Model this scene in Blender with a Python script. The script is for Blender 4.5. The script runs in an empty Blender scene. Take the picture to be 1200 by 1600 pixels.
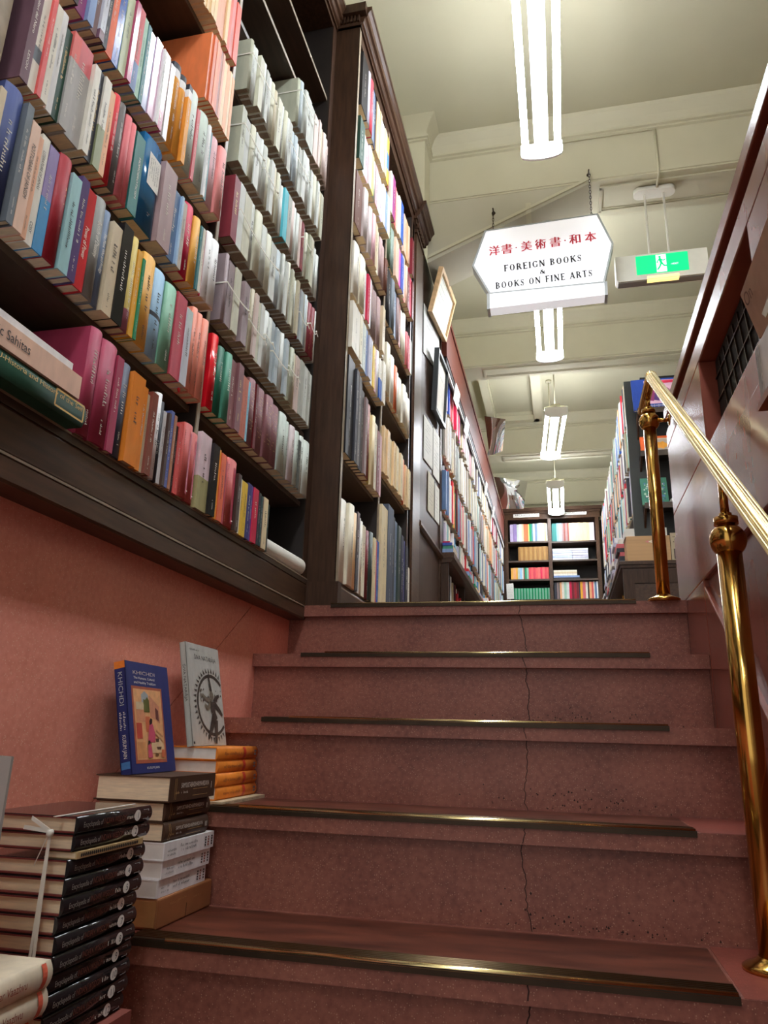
import bpy, math, random
from mathutils import Vector
random.seed(7)
scene = bpy.context.scene
COL = scene.collection
V = Vector
Z0 = 1.60            # eye height above the lower lobby; everything below is measured from the eye and lifted by this at the end

# ------------------------------------------------------------------ camera, world, exposure
cam_data = bpy.data.cameras.new('camera'); cam = bpy.data.objects.new('camera', cam_data); COL.objects.link(cam)
yaw, pit, rol = 0.23632427, 0.28980315, 0.02659783
fw = V((-math.sin(yaw)*math.cos(pit), math.cos(yaw)*math.cos(pit), math.sin(pit)))
rt = V((math.cos(yaw), math.sin(yaw), 0)); up = rt.cross(fw)
r2 = rt*math.cos(rol) + up*math.sin(rol); u2 = up*math.cos(rol) - rt*math.sin(rol)
from mathutils import Matrix
cam.matrix_world = Matrix((r2, u2, -fw)).transposed().to_4x4()
cam_data.sensor_fit = 'AUTO'; cam_data.sensor_width = 36.0
cam_data.lens = 1165.46/1600*36.0
cam_data.clip_start = 0.02; cam_data.clip_end = 60
scene.camera = cam
world = bpy.data.worlds.new('world'); scene.world = world; world.use_nodes = True
world.node_tree.nodes['Background'].inputs[0].default_value = (1.0, 0.97, 0.94, 1)
world.node_tree.nodes['Background'].inputs[1].default_value = 0.60
scene.view_settings.view_transform = 'Standard'
scene.view_settings.look = 'None'
scene.view_settings.gamma = 1.0
scene.view_settings.use_curve_mapping = False
scene.view_settings.exposure = 0.66
TUBE = 40.0          # radiance of a fluorescent tube
SIGN = .32

# ------------------------------------------------------------------ materials
def lin(c):
    c = c/255.0
    return c/12.92 if c <= .04045 else ((c+.055)/1.055)**2.4
def rgb(c): return tuple(lin(v) for v in c)
_M = {}
def mat(name, c, rough=.5, metal=0.0, noise=.10, scale=30.0, stretch=(1,1,1), bump=0.0, emit=0.0, coat=0.0, spec=.5, alpha=1.0):
    if name in _M: return _M[name]
    m = bpy.data.materials.new(name); m.use_nodes = True
    nt = m.node_tree; b = nt.nodes['Principled BSDF']
    col = rgb(c)
    b.inputs['Roughness'].default_value = rough
    b.inputs['Metallic'].default_value = metal
    b.inputs['Specular IOR Level'].default_value = spec
    if coat: b.inputs['Coat Weight'].default_value = coat; b.inputs['Coat Roughness'].default_value = .06
    b.inputs['Base Color'].default_value = (*col, 1)
    if noise:
        tc = nt.nodes.new('ShaderNodeTexCoord'); mp = nt.nodes.new('ShaderNodeMapping')
        mp.inputs['Scale'].default_value = stretch
        n = nt.nodes.new('ShaderNodeTexNoise'); n.inputs['Scale'].default_value = scale; n.inputs['Detail'].default_value = 4
        cr = nt.nodes.new('ShaderNodeValToRGB')
        cr.color_ramp.elements[0].position = .3; cr.color_ramp.elements[1].position = .7
        cr.color_ramp.elements[0].color = (*[v*(1-noise) for v in col], 1)
        cr.color_ramp.elements[1].color = (*[min(1, v*(1+noise)) for v in col], 1)
        nt.links.new(tc.outputs['Object'], mp.inputs['Vector']); nt.links.new(mp.outputs['Vector'], n.inputs['Vector'])
        nt.links.new(n.outputs['Fac'], cr.inputs['Fac']); nt.links.new(cr.outputs['Color'], b.inputs['Base Color'])
        if bump:
            bp = nt.nodes.new('ShaderNodeBump'); bp.inputs['Strength'].default_value = bump; bp.inputs['Distance'].default_value = .002
            nt.links.new(n.outputs['Fac'], bp.inputs['Height']); nt.links.new(bp.outputs['Normal'], b.inputs['Normal'])
    if emit:
        b.inputs['Emission Color'].default_value = (*col, 1); b.inputs['Emission Strength'].default_value = emit
    _M[name] = m
    return m

def terrazzo(name, base, dark, speck, rough, coat=0.0, vein=0.0):
    m = bpy.data.materials.new(name); m.use_nodes = True
    nt = m.node_tree; b = nt.nodes['Principled BSDF']; L = nt.links
    tc = nt.nodes.new('ShaderNodeTexCoord')
    n = nt.nodes.new('ShaderNodeTexNoise'); n.inputs['Scale'].default_value = 7; n.inputs['Detail'].default_value = 6
    n2 = nt.nodes.new('ShaderNodeTexNoise'); n2.inputs['Scale'].default_value = 90; n2.inputs['Detail'].default_value = 3
    v = nt.nodes.new('ShaderNodeTexVoronoi'); v.inputs['Scale'].default_value = 250
    cr = nt.nodes.new('ShaderNodeValToRGB'); cr.color_ramp.elements[0].position = .35; cr.color_ramp.elements[1].position = .68
    cr.color_ramp.elements[0].color = (*rgb(dark), 1); cr.color_ramp.elements[1].color = (*rgb(base), 1)
    sp = nt.nodes.new('ShaderNodeValToRGB'); sp.color_ramp.elements[0].position = .12; sp.color_ramp.elements[1].position = .30
    sp.color_ramp.elements[0].color = (1, 1, 1, 1); sp.color_ramp.elements[1].color = (0, 0, 0, 1)
    gate = nt.nodes.new('ShaderNodeMath'); gate.operation = 'GREATER_THAN'; gate.inputs[1].default_value = .5
    mul = nt.nodes.new('ShaderNodeMath'); mul.operation = 'MULTIPLY'
    sep = nt.nodes.new('ShaderNodeSeparateColor')
    add = nt.nodes.new('ShaderNodeMath'); add.operation = 'MULTIPLY_ADD'; add.inputs[1].default_value = .6; add.inputs[2].default_value = 0.0
    avg = nt.nodes.new('ShaderNodeMath'); avg.operation = 'MULTIPLY_ADD'; avg.inputs[1].default_value = .5
    for nn in (n, n2, v): L.new(tc.outputs['Object'], nn.inputs['Vector'])
    L.new(n2.outputs['Fac'], add.inputs[0]); L.new(n.outputs['Fac'], avg.inputs[0]); L.new(add.outputs[0], avg.inputs[2])
    L.new(avg.outputs[0], cr.inputs['Fac'])
    L.new(v.outputs['Distance'], sp.inputs['Fac']); L.new(v.outputs['Color'], sep.inputs[0]); L.new(sep.outputs[0], gate.inputs[0])
    L.new(sp.outputs['Color'], mul.inputs[0]); L.new(gate.outputs[0], mul.inputs[1])
    mix = nt.nodes.new('ShaderNodeMix'); mix.data_type = 'RGBA'
    L.new(mul.outputs[0], mix.inputs['Factor']); L.new(cr.outputs['Color'], mix.inputs[6]); mix.inputs[7].default_value = (*rgb(speck), 1)
    L.new(mix.outputs[2], b.inputs['Base Color'])
    b.inputs['Roughness'].default_value = rough
    if coat: b.inputs['Coat Weight'].default_value = coat; b.inputs['Coat Roughness'].default_value = .08
    _M[name] = m
    return m

M_STEP = terrazzo('red_terrazzo_step', (152, 94, 78), (116, 66, 56), (186, 142, 120), .42)
M_WALLRED = terrazzo('red_terrazzo_wall', (240, 160, 140), (222, 138, 118), (250, 206, 184), .45)
M_TREADRED = terrazzo('red_terrazzo_tread', (150, 78, 66), (128, 64, 54), (176, 120, 104), .3)
M_POLISH = mat('polished_brown_stone', (142, 78, 62), .24, noise=.14, scale=5, stretch=(1, 1, .5), coat=.10, spec=.45)
M_NICHE = mat('niche_brown', (74, 34, 30), .45)
M_WORN = mat('worn_tread_insert', (96, 50, 36), .34, noise=.6, scale=7, stretch=(1, 3.5, 1))
M_RIB = mat('dark_bronze_rib', (62, 50, 38), .38, metal=.7, noise=.15)
M_BRASS = mat('polished_brass', (205, 160, 82), .16, metal=1.0, noise=.08, scale=20)
M_BRASSPALE = mat('pale_brass', (226, 205, 150), .2, metal=1.0, noise=.05, scale=20)
M_RIBPALE = mat('worn_rib_brass', (104, 86, 62), .32, metal=.85, noise=.1)
M_CRACK = mat('crack_dark', (46, 24, 20), .8, noise=0)
M_WOOD = mat('dark_walnut', (66, 45, 32), .42, noise=.3, scale=14, stretch=(6, 6, .6), spec=.25)
M_WOODH = mat('dark_walnut_rail', (74, 51, 36), .34, noise=.3, scale=14, stretch=(6, .6, 6), spec=.3)
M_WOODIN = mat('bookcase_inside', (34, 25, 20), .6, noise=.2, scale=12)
M_SHELF = mat('shelf_board', (70, 54, 42), .42, noise=.2, scale=12, stretch=(5, .6, 5))
M_EDGE = mat('edge_highlight', (150, 134, 112), .45, noise=.2, scale=30)  # light caught along wood edges, put into a paler colour
M_REDWOOD = mat('red_brown_cornice', (96, 44, 30), .5, noise=.2, scale=10, stretch=(5, .6, 5), spec=.2)
M_CREAM = mat('cream_plaster', (188, 183, 156), .75, noise=.035, scale=3)
M_CREAM2 = mat('cream_moulding', (196, 190, 163), .7, noise=.03, scale=5)
M_SOFFIT = mat('grey_cream_soffit', (184, 178, 156), .75, noise=.04, scale=4)
M_FLOOR = mat('brown_floor', (112, 82, 62), .5, noise=.15, scale=6)
M_DARK = mat('black_void', (18, 15, 14), .7, noise=0)
M_WHITE = mat('white_enamel', (238, 238, 236), .35, noise=.02)
M_OLIVE = mat('olive_bracket', (150, 144, 112), .5, noise=.05)
M_TUBE = mat('tube_glow', (243, 248, 255), .4, noise=0, emit=TUBE)
M_PAGE = mat('page_edges', (226, 206, 172), .8, noise=.12, scale=260, stretch=(.15, 1, .15))
M_PAGEW = mat('white_page_edges', (232, 230, 224), .8, noise=.08, scale=260, stretch=(.15, 1, .15))
M_STRING = mat('white_cotton_tape', (236, 234, 222), .8, noise=.06)
M_PAPER = mat('white_paper', (238, 236, 228), .7, noise=.03)
M_INK = mat('black_ink', (30, 30, 32), .6, noise=0)
M_REDINK = mat('red_ink', (206, 40, 62), .5, noise=.05)
M_GOLD = mat('gold_foil', (226, 190, 120), .4, metal=.3, noise=.05)
M_LTXT = mat('pale_lettering', (240, 234, 222), .6, noise=0)
M_DTXT = mat('dark_lettering', (52, 46, 46), .6, noise=0)
M_RTXT = mat('rust_lettering', (150, 70, 46), .6, noise=0)

# ------------------------------------------------------------------ mesh builder
class MB:
    def __init__(s): s.v = []; s.f = []; s.m = []; s.s = []; s.mats = []
    def mi(s, m):
        if m not in s.mats: s.mats.append(m)
        return s.mats.index(m)
    def add(s, verts, faces, m, smooth=False):
        b = len(s.v); s.v += [V(p) for p in verts]; k = s.mi(m)
        for f in faces: s.f.append([b+i for i in f]); s.m.append(k); s.s.append(smooth)
        return s
    def box(s, x0, x1, y0, y1, z0, z1, m):
        x0, x1 = sorted((x0, x1)); y0, y1 = sorted((y0, y1)); z0, z1 = sorted((z0, z1))
        p = [(x0,y0,z0),(x1,y0,z0),(x1,y1,z0),(x0,y1,z0),(x0,y0,z1),(x1,y0,z1),(x1,y1,z1),(x0,y1,z1)]
        return s.add(p, [(0,3,2,1),(4,5,6,7),(0,1,5,4),(1,2,6,5),(2,3,7,6),(3,0,4,7)], m)
    def obox(s, o, ax, ay, az, m):           # box from a corner and three edge vectors
        o, ax, ay, az = V(o), V(ax), V(ay), V(az)
        p = [o, o+ax, o+ax+ay, o+ay, o+az, o+ax+az, o+ax+ay+az, o+ay+az]
        f = [(0,3,2,1),(4,5,6,7),(0,1,5,4),(1,2,6,5),(2,3,7,6),(3,0,4,7)]
        if ax.cross(ay).dot(az) < 0: f = [tuple(reversed(q)) for q in f]
        return s.add(p, f, m)
    def prism(s, poly, axis, a, b, m, smooth=False):   # polygon in the two other axes, pushed along axis
        def P(u, w, t): return {'x': (t, u, w), 'y': (u, t, w), 'z': (u, w, t)}[axis]
        n = len(poly)
        area = sum(poly[i][0]*poly[(i+1) % n][1]-poly[(i+1) % n][0]*poly[i][1] for i in range(n))
        if (area < 0) != (axis == 'y'): poly = poly[::-1]
        if a > b: a, b = b, a
        vs = [P(u, w, a) for u, w in poly]+[P(u, w, b) for u, w in poly]
        s.add(vs, [tuple(range(n-1, -1, -1)), tuple(range(n, 2*n))], m)
        base = len(s.v)-2*n; k = s.mi(m)
        for i in range(n):
            j = (i+1) % n
            s.f.append([base+i, base+j, base+n+j, base+n+i]); s.m.append(k); s.s.append(smooth)
        return s
    def cyl(s, p0, p1, r0, m, r1=None, n=14, caps=True, flute=0.0):
        p0, p1 = V(p0), V(p1); r1 = r0 if r1 is None else r1
        d = (p1-p0).normalized(); a = d.orthogonal().normalized(); b = d.cross(a)
        vs = []
        for p, r in ((p0, r0), (p1, r1)):
            for i in range(n):
                t = 2*math.pi*i/n; q = r*(1-flute) if (flute and i % 3 == 0) else r
                vs.append(p+a*(q*math.cos(t))+b*(q*math.sin(t)))
        fs = [(i, (i+1) % n, n+(i+1) % n, n+i) for i in range(n)]
        s.add(vs, fs, m, not flute)
        if caps:
            k = s.mi(m); base = len(s.v)-2*n
            s.f.append([base+i for i in range(n-1, -1, -1)]); s.m.append(k); s.s.append(False)
            s.f.append([base+n+i for i in range(n)]); s.m.append(k); s.s.append(False)
        return s
    def lathe(s, c, prof, m, n=20, axis=V((0,0,1))):       # prof: (radius, height) from bottom to top
        c = V(c); d = V(axis).normalized(); a = d.orthogonal().normalized(); b = d.cross(a); vs = []
        for r, h in prof:
            for i in range(n):
                t = 2*math.pi*i/n; vs.append(c+d*h+a*(r*math.cos(t))+b*(r*math.sin(t)))
        fs = []
        for k in range(len(prof)-1):
            for i in range(n): fs.append((k*n+i, k*n+(i+1) % n, (k+1)*n+(i+1) % n, (k+1)*n+i))
        fs.append(tuple(range(n-1, -1, -1))); fs.append(tuple((len(prof)-1)*n+i for i in range(n)))
        return s.add(vs, fs, m, True)
    def tube(s, pts, r, m, n=8):
        pts = [V(p) for p in pts]; rings = []; prev = None
        for i, p in enumerate(pts):
            d = (pts[min(i+1, len(pts)-1)]-pts[max(i-1, 0)]).normalized()
            a = d.orthogonal().normalized() if prev is None else (prev-d*prev.dot(d)).normalized()
            prev = a; b = d.cross(a)
            rings.append([p+a*(r*math.cos(2*math.pi*k/n))+b*(r*math.sin(2*math.pi*k/n)) for k in range(n)])
        vs = [q for rg in rings for q in rg]; fs = []
        for k in range(len(pts)-1):
            for i in range(n): fs.append((k*n+i, k*n+(i+1) % n, (k+1)*n+(i+1) % n, (k+1)*n+i))
        fs.append(tuple(range(n-1, -1, -1))); fs.append(tuple((len(pts)-1)*n+i for i in range(n)))
        return s.add(vs, fs, m, True)
    def poly3(s, pts, m): return s.add(pts, [tuple(range(len(pts)))], m)

def wl(o):
    p = V((0, 0, 0))
    while o: p += o.location; o = o.parent
    return p
def mk(name, mb, parent=None, at=None, label=None, cat=None, group=None, kind=None, bevel=0.0):
    me = bpy.data.meshes.new(name)
    if parent is not None: loc = wl(parent)
    elif at is not None: loc = V(at)
    else:
        xs = [p.x for p in mb.v]; ys = [p.y for p in mb.v]; zs = [p.z for p in mb.v]
        loc = V(((min(xs)+max(xs))/2, (min(ys)+max(ys))/2, min(zs)))
    me.from_pydata([p-loc for p in mb.v], [], mb.f)
    for m in mb.mats: me.materials.append(m)
    me.polygons.foreach_set('material_index', mb.m); me.polygons.foreach_set('use_smooth', mb.s)
    me.update()
    o = bpy.data.objects.new(name, me); COL.objects.link(o)
    if parent is not None: o.parent = parent
    else: o.location = loc
    if bevel:
        bv = o.modifiers.new('bevel', 'BEVEL'); bv.width = bevel; bv.segments = 2; bv.limit_method = 'ANGLE'
    tag(o, label, cat, group, kind)
    return o
def tag(o, label=None, cat=None, group=None, kind=None):
    if label: o['label'] = label
    if cat: o['category'] = cat
    if group: o['group'] = group
    if kind: o['kind'] = kind
    return o
def thing(name, loc, label, cat, group=None):
    o = bpy.data.objects.new(name, None); o.empty_display_size = .05; COL.objects.link(o); o.location = V(loc)
    return tag(o, label, cat, group)

# lettering: filled outlines laid flat on a surface
_T = {}
def glyphs(text):
    if text in _T: return _T[text]
    c = bpy.data.curves.new('t', 'FONT'); c.body = text; c.resolution_u = 3
    o = bpy.data.objects.new('t', c); COL.objects.link(o)
    me = bpy.data.meshes.new_from_object(o.evaluated_get(bpy.context.evaluated_depsgraph_get()))
    vs = [(v.co.x, v.co.y) for v in me.vertices]; fs = [tuple(p.vertices) for p in me.polygons]
    bpy.data.objects.remove(o); bpy.data.curves.remove(c); bpy.data.meshes.remove(me)
    x0 = min(v[0] for v in vs); x1 = max(v[0] for v in vs)
    _T[text] = ([(v[0]-x0, v[1]) for v in vs], fs, x1-x0)
    return _T[text]
def text(mb, s, p, U, Vd, h, m, width=None, anchor='l'):
    vs, fs, w = glyphs(s); U, Vd, p = V(U), V(Vd), V(p)
    sy = h/.72; sx = sy if width is None else width/w
    off = {'l': 0, 'c': -.5*w*sx, 'r': -w*sx}[anchor]
    mb.add([p+U*(a*sx+off)+Vd*(b*sy) for a, b in vs], fs, m)
def scribble(mb, p, U, Vd, length, h, m, rnd, gap=.35):   # lettering too small to read: strokes the size of letters
    U, Vd, p = V(U), V(Vd), V(p); t = 0
    while t < length:
        wd = h*rnd.uniform(.25, .6)
        if rnd.random() < .14: t += h*.7; continue
        a = h*rnd.choice((.62, .62, 1.0)); q = p+U*t
        mb.add([q, q+U*wd*.45, q+U*wd*.45+Vd*a, q+Vd*a], [(0, 1, 2, 3)], m)
        if rnd.random() < .6:
            q2 = q+Vd*a*rnd.choice((.0, .45, .8)); mb.add([q2, q2+U*wd, q2+U*wd+Vd*h*.16, q2+Vd*h*.16], [(0, 1, 2, 3)], m)
        t += wd+h*gap*.5
# ------------------------------------------------------------------ the setting
N_STEP = 11; RISE = .18; RUN = .2556; Y1 = 2.257; H1 = .39
XL, XR = -.853, .36; XS = .3545
LOW = H1-N_STEP*RISE
b = MB().box(-4, 5, -7, 3.2, LOW-.1, LOW, M_FLOOR); mk('floor_lower', b, kind='structure')
b = MB().box(-1.2, .46, Y1+.30, 10.5, H1-.12, H1, M_FLOOR)
b.box(.46, 2.6, -.6, 10.5, H1-.12, H1, M_FLOOR); mk('floor_upper', b, kind='structure')
b = MB().box(-1.2, 2.7, -2.6, 10.6, 3.6, 3.7, M_CREAM); mk('ceiling', b, kind='structure')
b = MB().box(-1.2, -1.09, -.6, 10.5, .30, 3.6, M_CREAM); mk('wall_left_upper', b, kind='structure')
b = MB().box(-1.2, 2.7, 10.22, 10.5, H1, 3.6, M_CREAM)
for k in range(7): b.box(.18, .62, 10.21, 10.222, 3.02+k*.055, 3.045+k*.055, M_CREAM2)
mk('wall_back', b, kind='structure')
b = MB().box(2.6, 2.7, -.6, 10.5, LOW, 3.6, M_CREAM); mk('wall_right_upper', b, kind='structure')

# red terrazzo wall under the bookcase, with the sloping joint that follows the stairs
def jz(y): return -.073+(y-1.393)*.7205
b = MB(); g = .0025
b.prism([(-.7, LOW), (Y1+.02, LOW), (Y1+.02, .42), (2.077+g, .42), (-.7, jz(-.7)-g)], 'x', XL-.02, XL, M_WALLRED)
b.prism([(-.7, jz(-.7)+g), (2.077-g, .42), (-.7, .42)], 'x', XL-.02, XL, M_WALLRED)
b.box(XL-.2, XL-.02, -.7, Y1+.02, LOW, .345, M_WALLRED)
mk('wall_left', b, kind='structure')

# polished parapet on the right, with the grille niche, groove under the cap, stepped panel and sloping string
YE = 2.395
b = MB(); NT, NB, NF, NN = .908, .683, 1.80, 1.27
b.box(XR, .46, -.7, YE, .608, NB, M_POLISH); b.box(XR, .46, -.7, YE, NT, .965, M_POLISH)
b.box(XR, .46, NF, YE, NB, NT, M_POLISH); b.box(XR, .46, .25, NN, NB, NT, M_POLISH); b.box(XR, .46, -.7, .25, NB, NT, M_POLISH)
b.box(.374, .46, -.7, YE-.012, .965, 1.0, M_NICHE)
b.box(.356, .46, -.7, YE, 1.0, 1.038, M_POLISH)
b.box(.402, .46, NN, NF, NB, NT, M_NICHE)
b.box(.355, .46, -.7, YE-.002, .395, .608, M_POLISH)
S0 = 1.985
b.box(.355, .46, S0, YE-.002, LOW, .395, M_POLISH)
b.prism([(S0, LOW), (S0, .378), (-.7, .378-(S0+.7)*.705), (-.7, LOW)], 'x', .355, .46, M_POLISH)
b.box(.367, .46, -.7, S0, LOW, .395, M_POLISH)
mk('wall_right', b, kind='structure', bevel=.003)
b = MB()
b.box(.398, .4018, NN+.004, NF-.004, NB+.004, NT-.006, M_DARK)
mk('niche_grille_panel', b, label='black grille panel set back in the niche of the polished right wall', cat='grille')
gp = bpy.data.objects['niche_grille_panel']; b = MB()
for k in range(9): b.obox((.394, NN+.02+k*.05, NB+.01), (.004, 0, 0), (0, .004, 0), (0, .05, NT-NB-.03), M_RIB)
for k in range(3): b.box(.394, .398, NN+.006, NF-.006, NB+.05+k*.06, NB+.054+k*.06, M_RIB)
mk('grille_bars', b, gp)

# ceiling beams: cove, double moulding, flat soffit with a panel moulding
ZB = 3.139
def beam(name, y0, y1, x0=-1.08, x1=2.6, haunch=False):
    b = MB()
    def face(y, s):            # s=-1 front face, +1 back face
        return [(y+s*.067, 3.6), (y+s*.060, 3.575), (y+s*.030, 3.535), (y+s*.012, 3.50), (y+s*.012, 3.488), (y+s*.022, 3.484), (y+s*.022, 3.474), (y+s*.008, 3.470), (y+s*.008, 3.462), (y+s*.016, 3.459), (y+s*.016, 3.452), (y, 3.448),
                (y, ZB+.035), (y+s*.010, ZB+.033), (y+s*.010, ZB+.012), (y+s*.004, ZB+.010), (y+s*.004, ZB)]
    pr = face(y0, -1)+face(y1, 1)[::-1]
    b.prism(pr, 'x', x0, x1, M_CREAM2)
    ym = (y0+y1)/2; w = (y1-y0)/2-.055
    for x_a, x_b in ((.33 if haunch else x0+.5, x1),):
        for y in (ym-w, ym+w): b.box(x_a, x_b, y-.012, y+.012, ZB-.010, ZB+.001, M_CREAM2); b.box(x_a, x_b, y-.022*(1 if y > ym else -1)-.004, y-.022*(1 if y > ym else -1)+.004, ZB-.005, ZB+.001, M_CREAM2)
        b.box(x_a, x_a+.02, ym-w, ym+w, ZB-.010, ZB+.001, M_CREAM2)
    if haunch:
        b.prism([(-.69, 2.72), (.29, ZB+.002), (-.69, ZB+.002)], 'y', y0, y1, M_SOFFIT)
        b.prism([(-.69, 2.745), (.29, ZB+.022), (.29, ZB+.040), (-.69, 2.765)], 'y', y0-.012, y0+.002, M_CREAM2)
        b.prism([(-.1, 2.97), (-.07, 2.982), (-.07, 3.05), (-.1, 3.05)], 'y', y0-.006, y1+.006, M_CREAM2)
    return mk(name, b, kind='structure')
beam('trim_1', 3.81, 4.134, haunch=True); beam('trim_2', 5.99, 6.237); beam('trim_3', 8.19, 8.42); beam('trim_4', 10.16, 10.30)
b = MB()                        # wall column that carries the first beam
def col(x1, y0, z0, z1): b.box(-1.09, x1, y0, 3.80, z0, z1, M_CREAM2)
col(-.68, 3.63, 2.86, 3.452); col(-.664, 3.614, 3.452, 3.46); col(-.672, 3.622, 3.46, 3.47); col(-.658, 3.608, 3.47, 3.484); col(-.668, 3.618, 3.484, 3.50)
for k in range(40):
    t = k/39; e = .010+.057*t*t; col(-.68+e, 3.63-e, 3.50+k*.0025, 3.5026+k*.0025)
mk('trim_5', b, kind='structure')
b = MB()                        # panel moulding on the ceiling of the third bay
for (xa, xb, ya, yb) in ((-.68, -.14, 6.32, 6.40), (-.68, -.14, 8.04, 8.12), (-.20, -.10, 6.32, 8.12), (-.72, -.64, 6.32, 8.12)):
    b.box(xa, xb, ya, yb, 3.50, 3.6, M_CREAM2); b.box(xa-.01, xb+.01, ya-.01, yb+.01, 3.56, 3.6, M_CREAM2)
mk('trim_6', b, kind='structure')

# ------------------------------------------------------------------ staircase
stairs = thing('staircase', (-.25, 1.0, LOW), 'red terrazzo staircase climbing to the shop floor between two stone walls', 'staircase')
random.seed(3)
for n in range(N_STEP):
    h = H1-RISE*n; d = Y1-RUN*n
    b = MB(); xl = -.80 if n == 0 else XL; dp = RUN+.03 if n else .31
    xr = XS
    b.box(xl, xr, d, d+dp, h-.035, h, M_STEP if n > 5 else M_STEP)
    b.box(XL, XS, d+.02, d+.05, h-RISE, h-.035, M_STEP)
    b.box(XL, XS, d+.021, d+.030, h-RISE, h-RISE+.012, M_STEP)
    # fresh red edge of the tread beyond the inset
    b.box(.222, xr-.001, d+.002, d+dp-.002, h-.001, h+.0006, M_TREADRED)
    if n: b.box(xl+.001, -.715, d+.002, d+dp-.002, h-.001, h+.0006, M_TREADRED)
    if n < 5:                   # hairline crack wandering down the middle of each riser
        x = -.115+.012*n; z = h-.002; yy = d-.0006
        while z > h-RISE+.004:
            x2 = x+random.uniform(-.0034, .0037); z2 = z-random.uniform(.004, .009)
            if z2 < h-.035 and yy < d+.01: yy = d+.0193
            if z2 > h-.035 or z < h-.035 or True:
                wv = .0008 if n in (2, 3) else .0011
                b.add([(x-wv, yy, z), (x+wv, yy, z), (x2+wv, yy, z2), (x2-wv, yy, z2)], [(0, 1, 2, 3)], M_CRACK)
            x, z = x2, z2
    if n in (1, 2, 3):          # pitted wear low on the riser where feet strike it
        for _ in range(70):
            cx = random.gauss(.02, .11); cz = h-RISE+.004+abs(random.gauss(0, .022)); s = random.uniform(.0006, .0022)
            b.add([(cx-s, d+.0194, cz), (cx, d+.0194, cz-s*.8), (cx+s, d+.0194, cz), (cx, d+.0194, cz+s*random.uniform(.8, 2))], [(0, 1, 2, 3)], M_CRACK)
    st = mk('step', b, stairs)
    if n < 9:
        b = MB().box(-.709, .216, d+.052, d+dp-.03, h, h+.0015, M_WORN)
        if n: mk('worn_tread_inset', b, st)
        b = MB().box(-.709, .216, d-.003, d+.052, h, h+.003, M_RIB).box(-.709, .216, d-.004, d+.002, h-.0075, h+.003, M_RIB)
        for k in range(5): b.cyl((-.709, d+.014+k*.0085, h+.0028), (.216, d+.014+k*.0085, h+.0028), .0022, M_RIBPALE, n=8)
        ns = mk('metal_nosing', b, st)
        b = MB().cyl((-.64 if n else -.709, d+.0015, h+.0018), (.214, d+.0015, h+.0012), .0056, M_BRASSPALE, n=10)
        mk('brass_bead', b, ns)

# ------------------------------------------------------------------ brass handrail
rail = thing('handrail', (.295, 1.6, -.33), 'fluted brass handrail on two brass posts beside the polished right wall', 'handrail')
def rz(y): return 1.0527-.7455*(2.1567-y)
b = MB().cyl((.295, .2, rz(.2)), (.295, 2.165, rz(2.165)), .0158, M_BRASSPALE, n=60, flute=.14)
mk('sloping_rail', b, rail, label='pale fluted sloping rail')
b = MB().cyl((.295, 2.150, 1.0527), (.295, 2.42, 1.0527), .0158, M_BRASS, n=60, flute=.14)
b.lathe((.295, 2.155, 1.0525), [(.003, -.015), (.010, -.012), (.0155, 0), (.010, .012), (.003, .015)], M_BRASSPALE)
mk('level_rail', b, rail)
def post(y, zf, zb, r):
    p = thing('post', (0, 0, 0), None, None); p.parent = rail; p.location = V((.295, y, zf))-rail.location
    b = MB().cyl((.295, y, zf+.015), (.295, y, zb-.02), r, M_BRASS, n=20); mk('pole', b, p)
    b = MB().lathe((.295, y, zf), [(.046, .0005), (.046, .006), (.040, .010), (r+.004, .016), (r+.002, .02)], M_BRASS, n=28); mk('base_flange', b, p)
    b = MB().lathe((.295, y, zb), [(.031*math.sin(a), -.031*math.cos(a)) for a in [.75+(2.55-.75)*k/16 for k in range(17)]], M_BRASS, n=32); mk('ball', b, p)
    b = MB().cyl((.295, y, zb+.0235), (.295, y, zb+.029), .014, M_BRASS, n=24).cyl((.295, y, zb+.029), (.295, y, zb+.042), .0205, M_BRASS, n=28).cyl((.295, y, zb+.042), (.295, y, zb+.050), .011, M_BRASS, n=24); mk('neck_ring', b, p)
    zt = min(rz(y), 1.0525)
    b = MB().cyl((.295, y, zb+.048), (.295, y, zt-.012), .0075, M_BRASS, n=12)
    b.obox((.288, y-.025, zt-.022-(.0186 if y < 2 else 0)), (.014, 0, 0), (0, .05, .0373 if y < 2 else 0), (0, 0, .008), M_BRASS); mk('saddle_bracket', b, p)
    return p
p = post(2.275, H1, .955, .019)
b = MB().cyl((.32, 2.275, .958), (.352, 2.275, .958), .006, M_BRASS, n=12).lathe((.3555, 2.275, .958), [(.019, 0), (.017, .004), (.008, .006)], M_BRASS, axis=V((-1, 0, 0))); mk('wall_stay', b, p)
post(1.385, H1-4*RISE, .345, .021)

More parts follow.
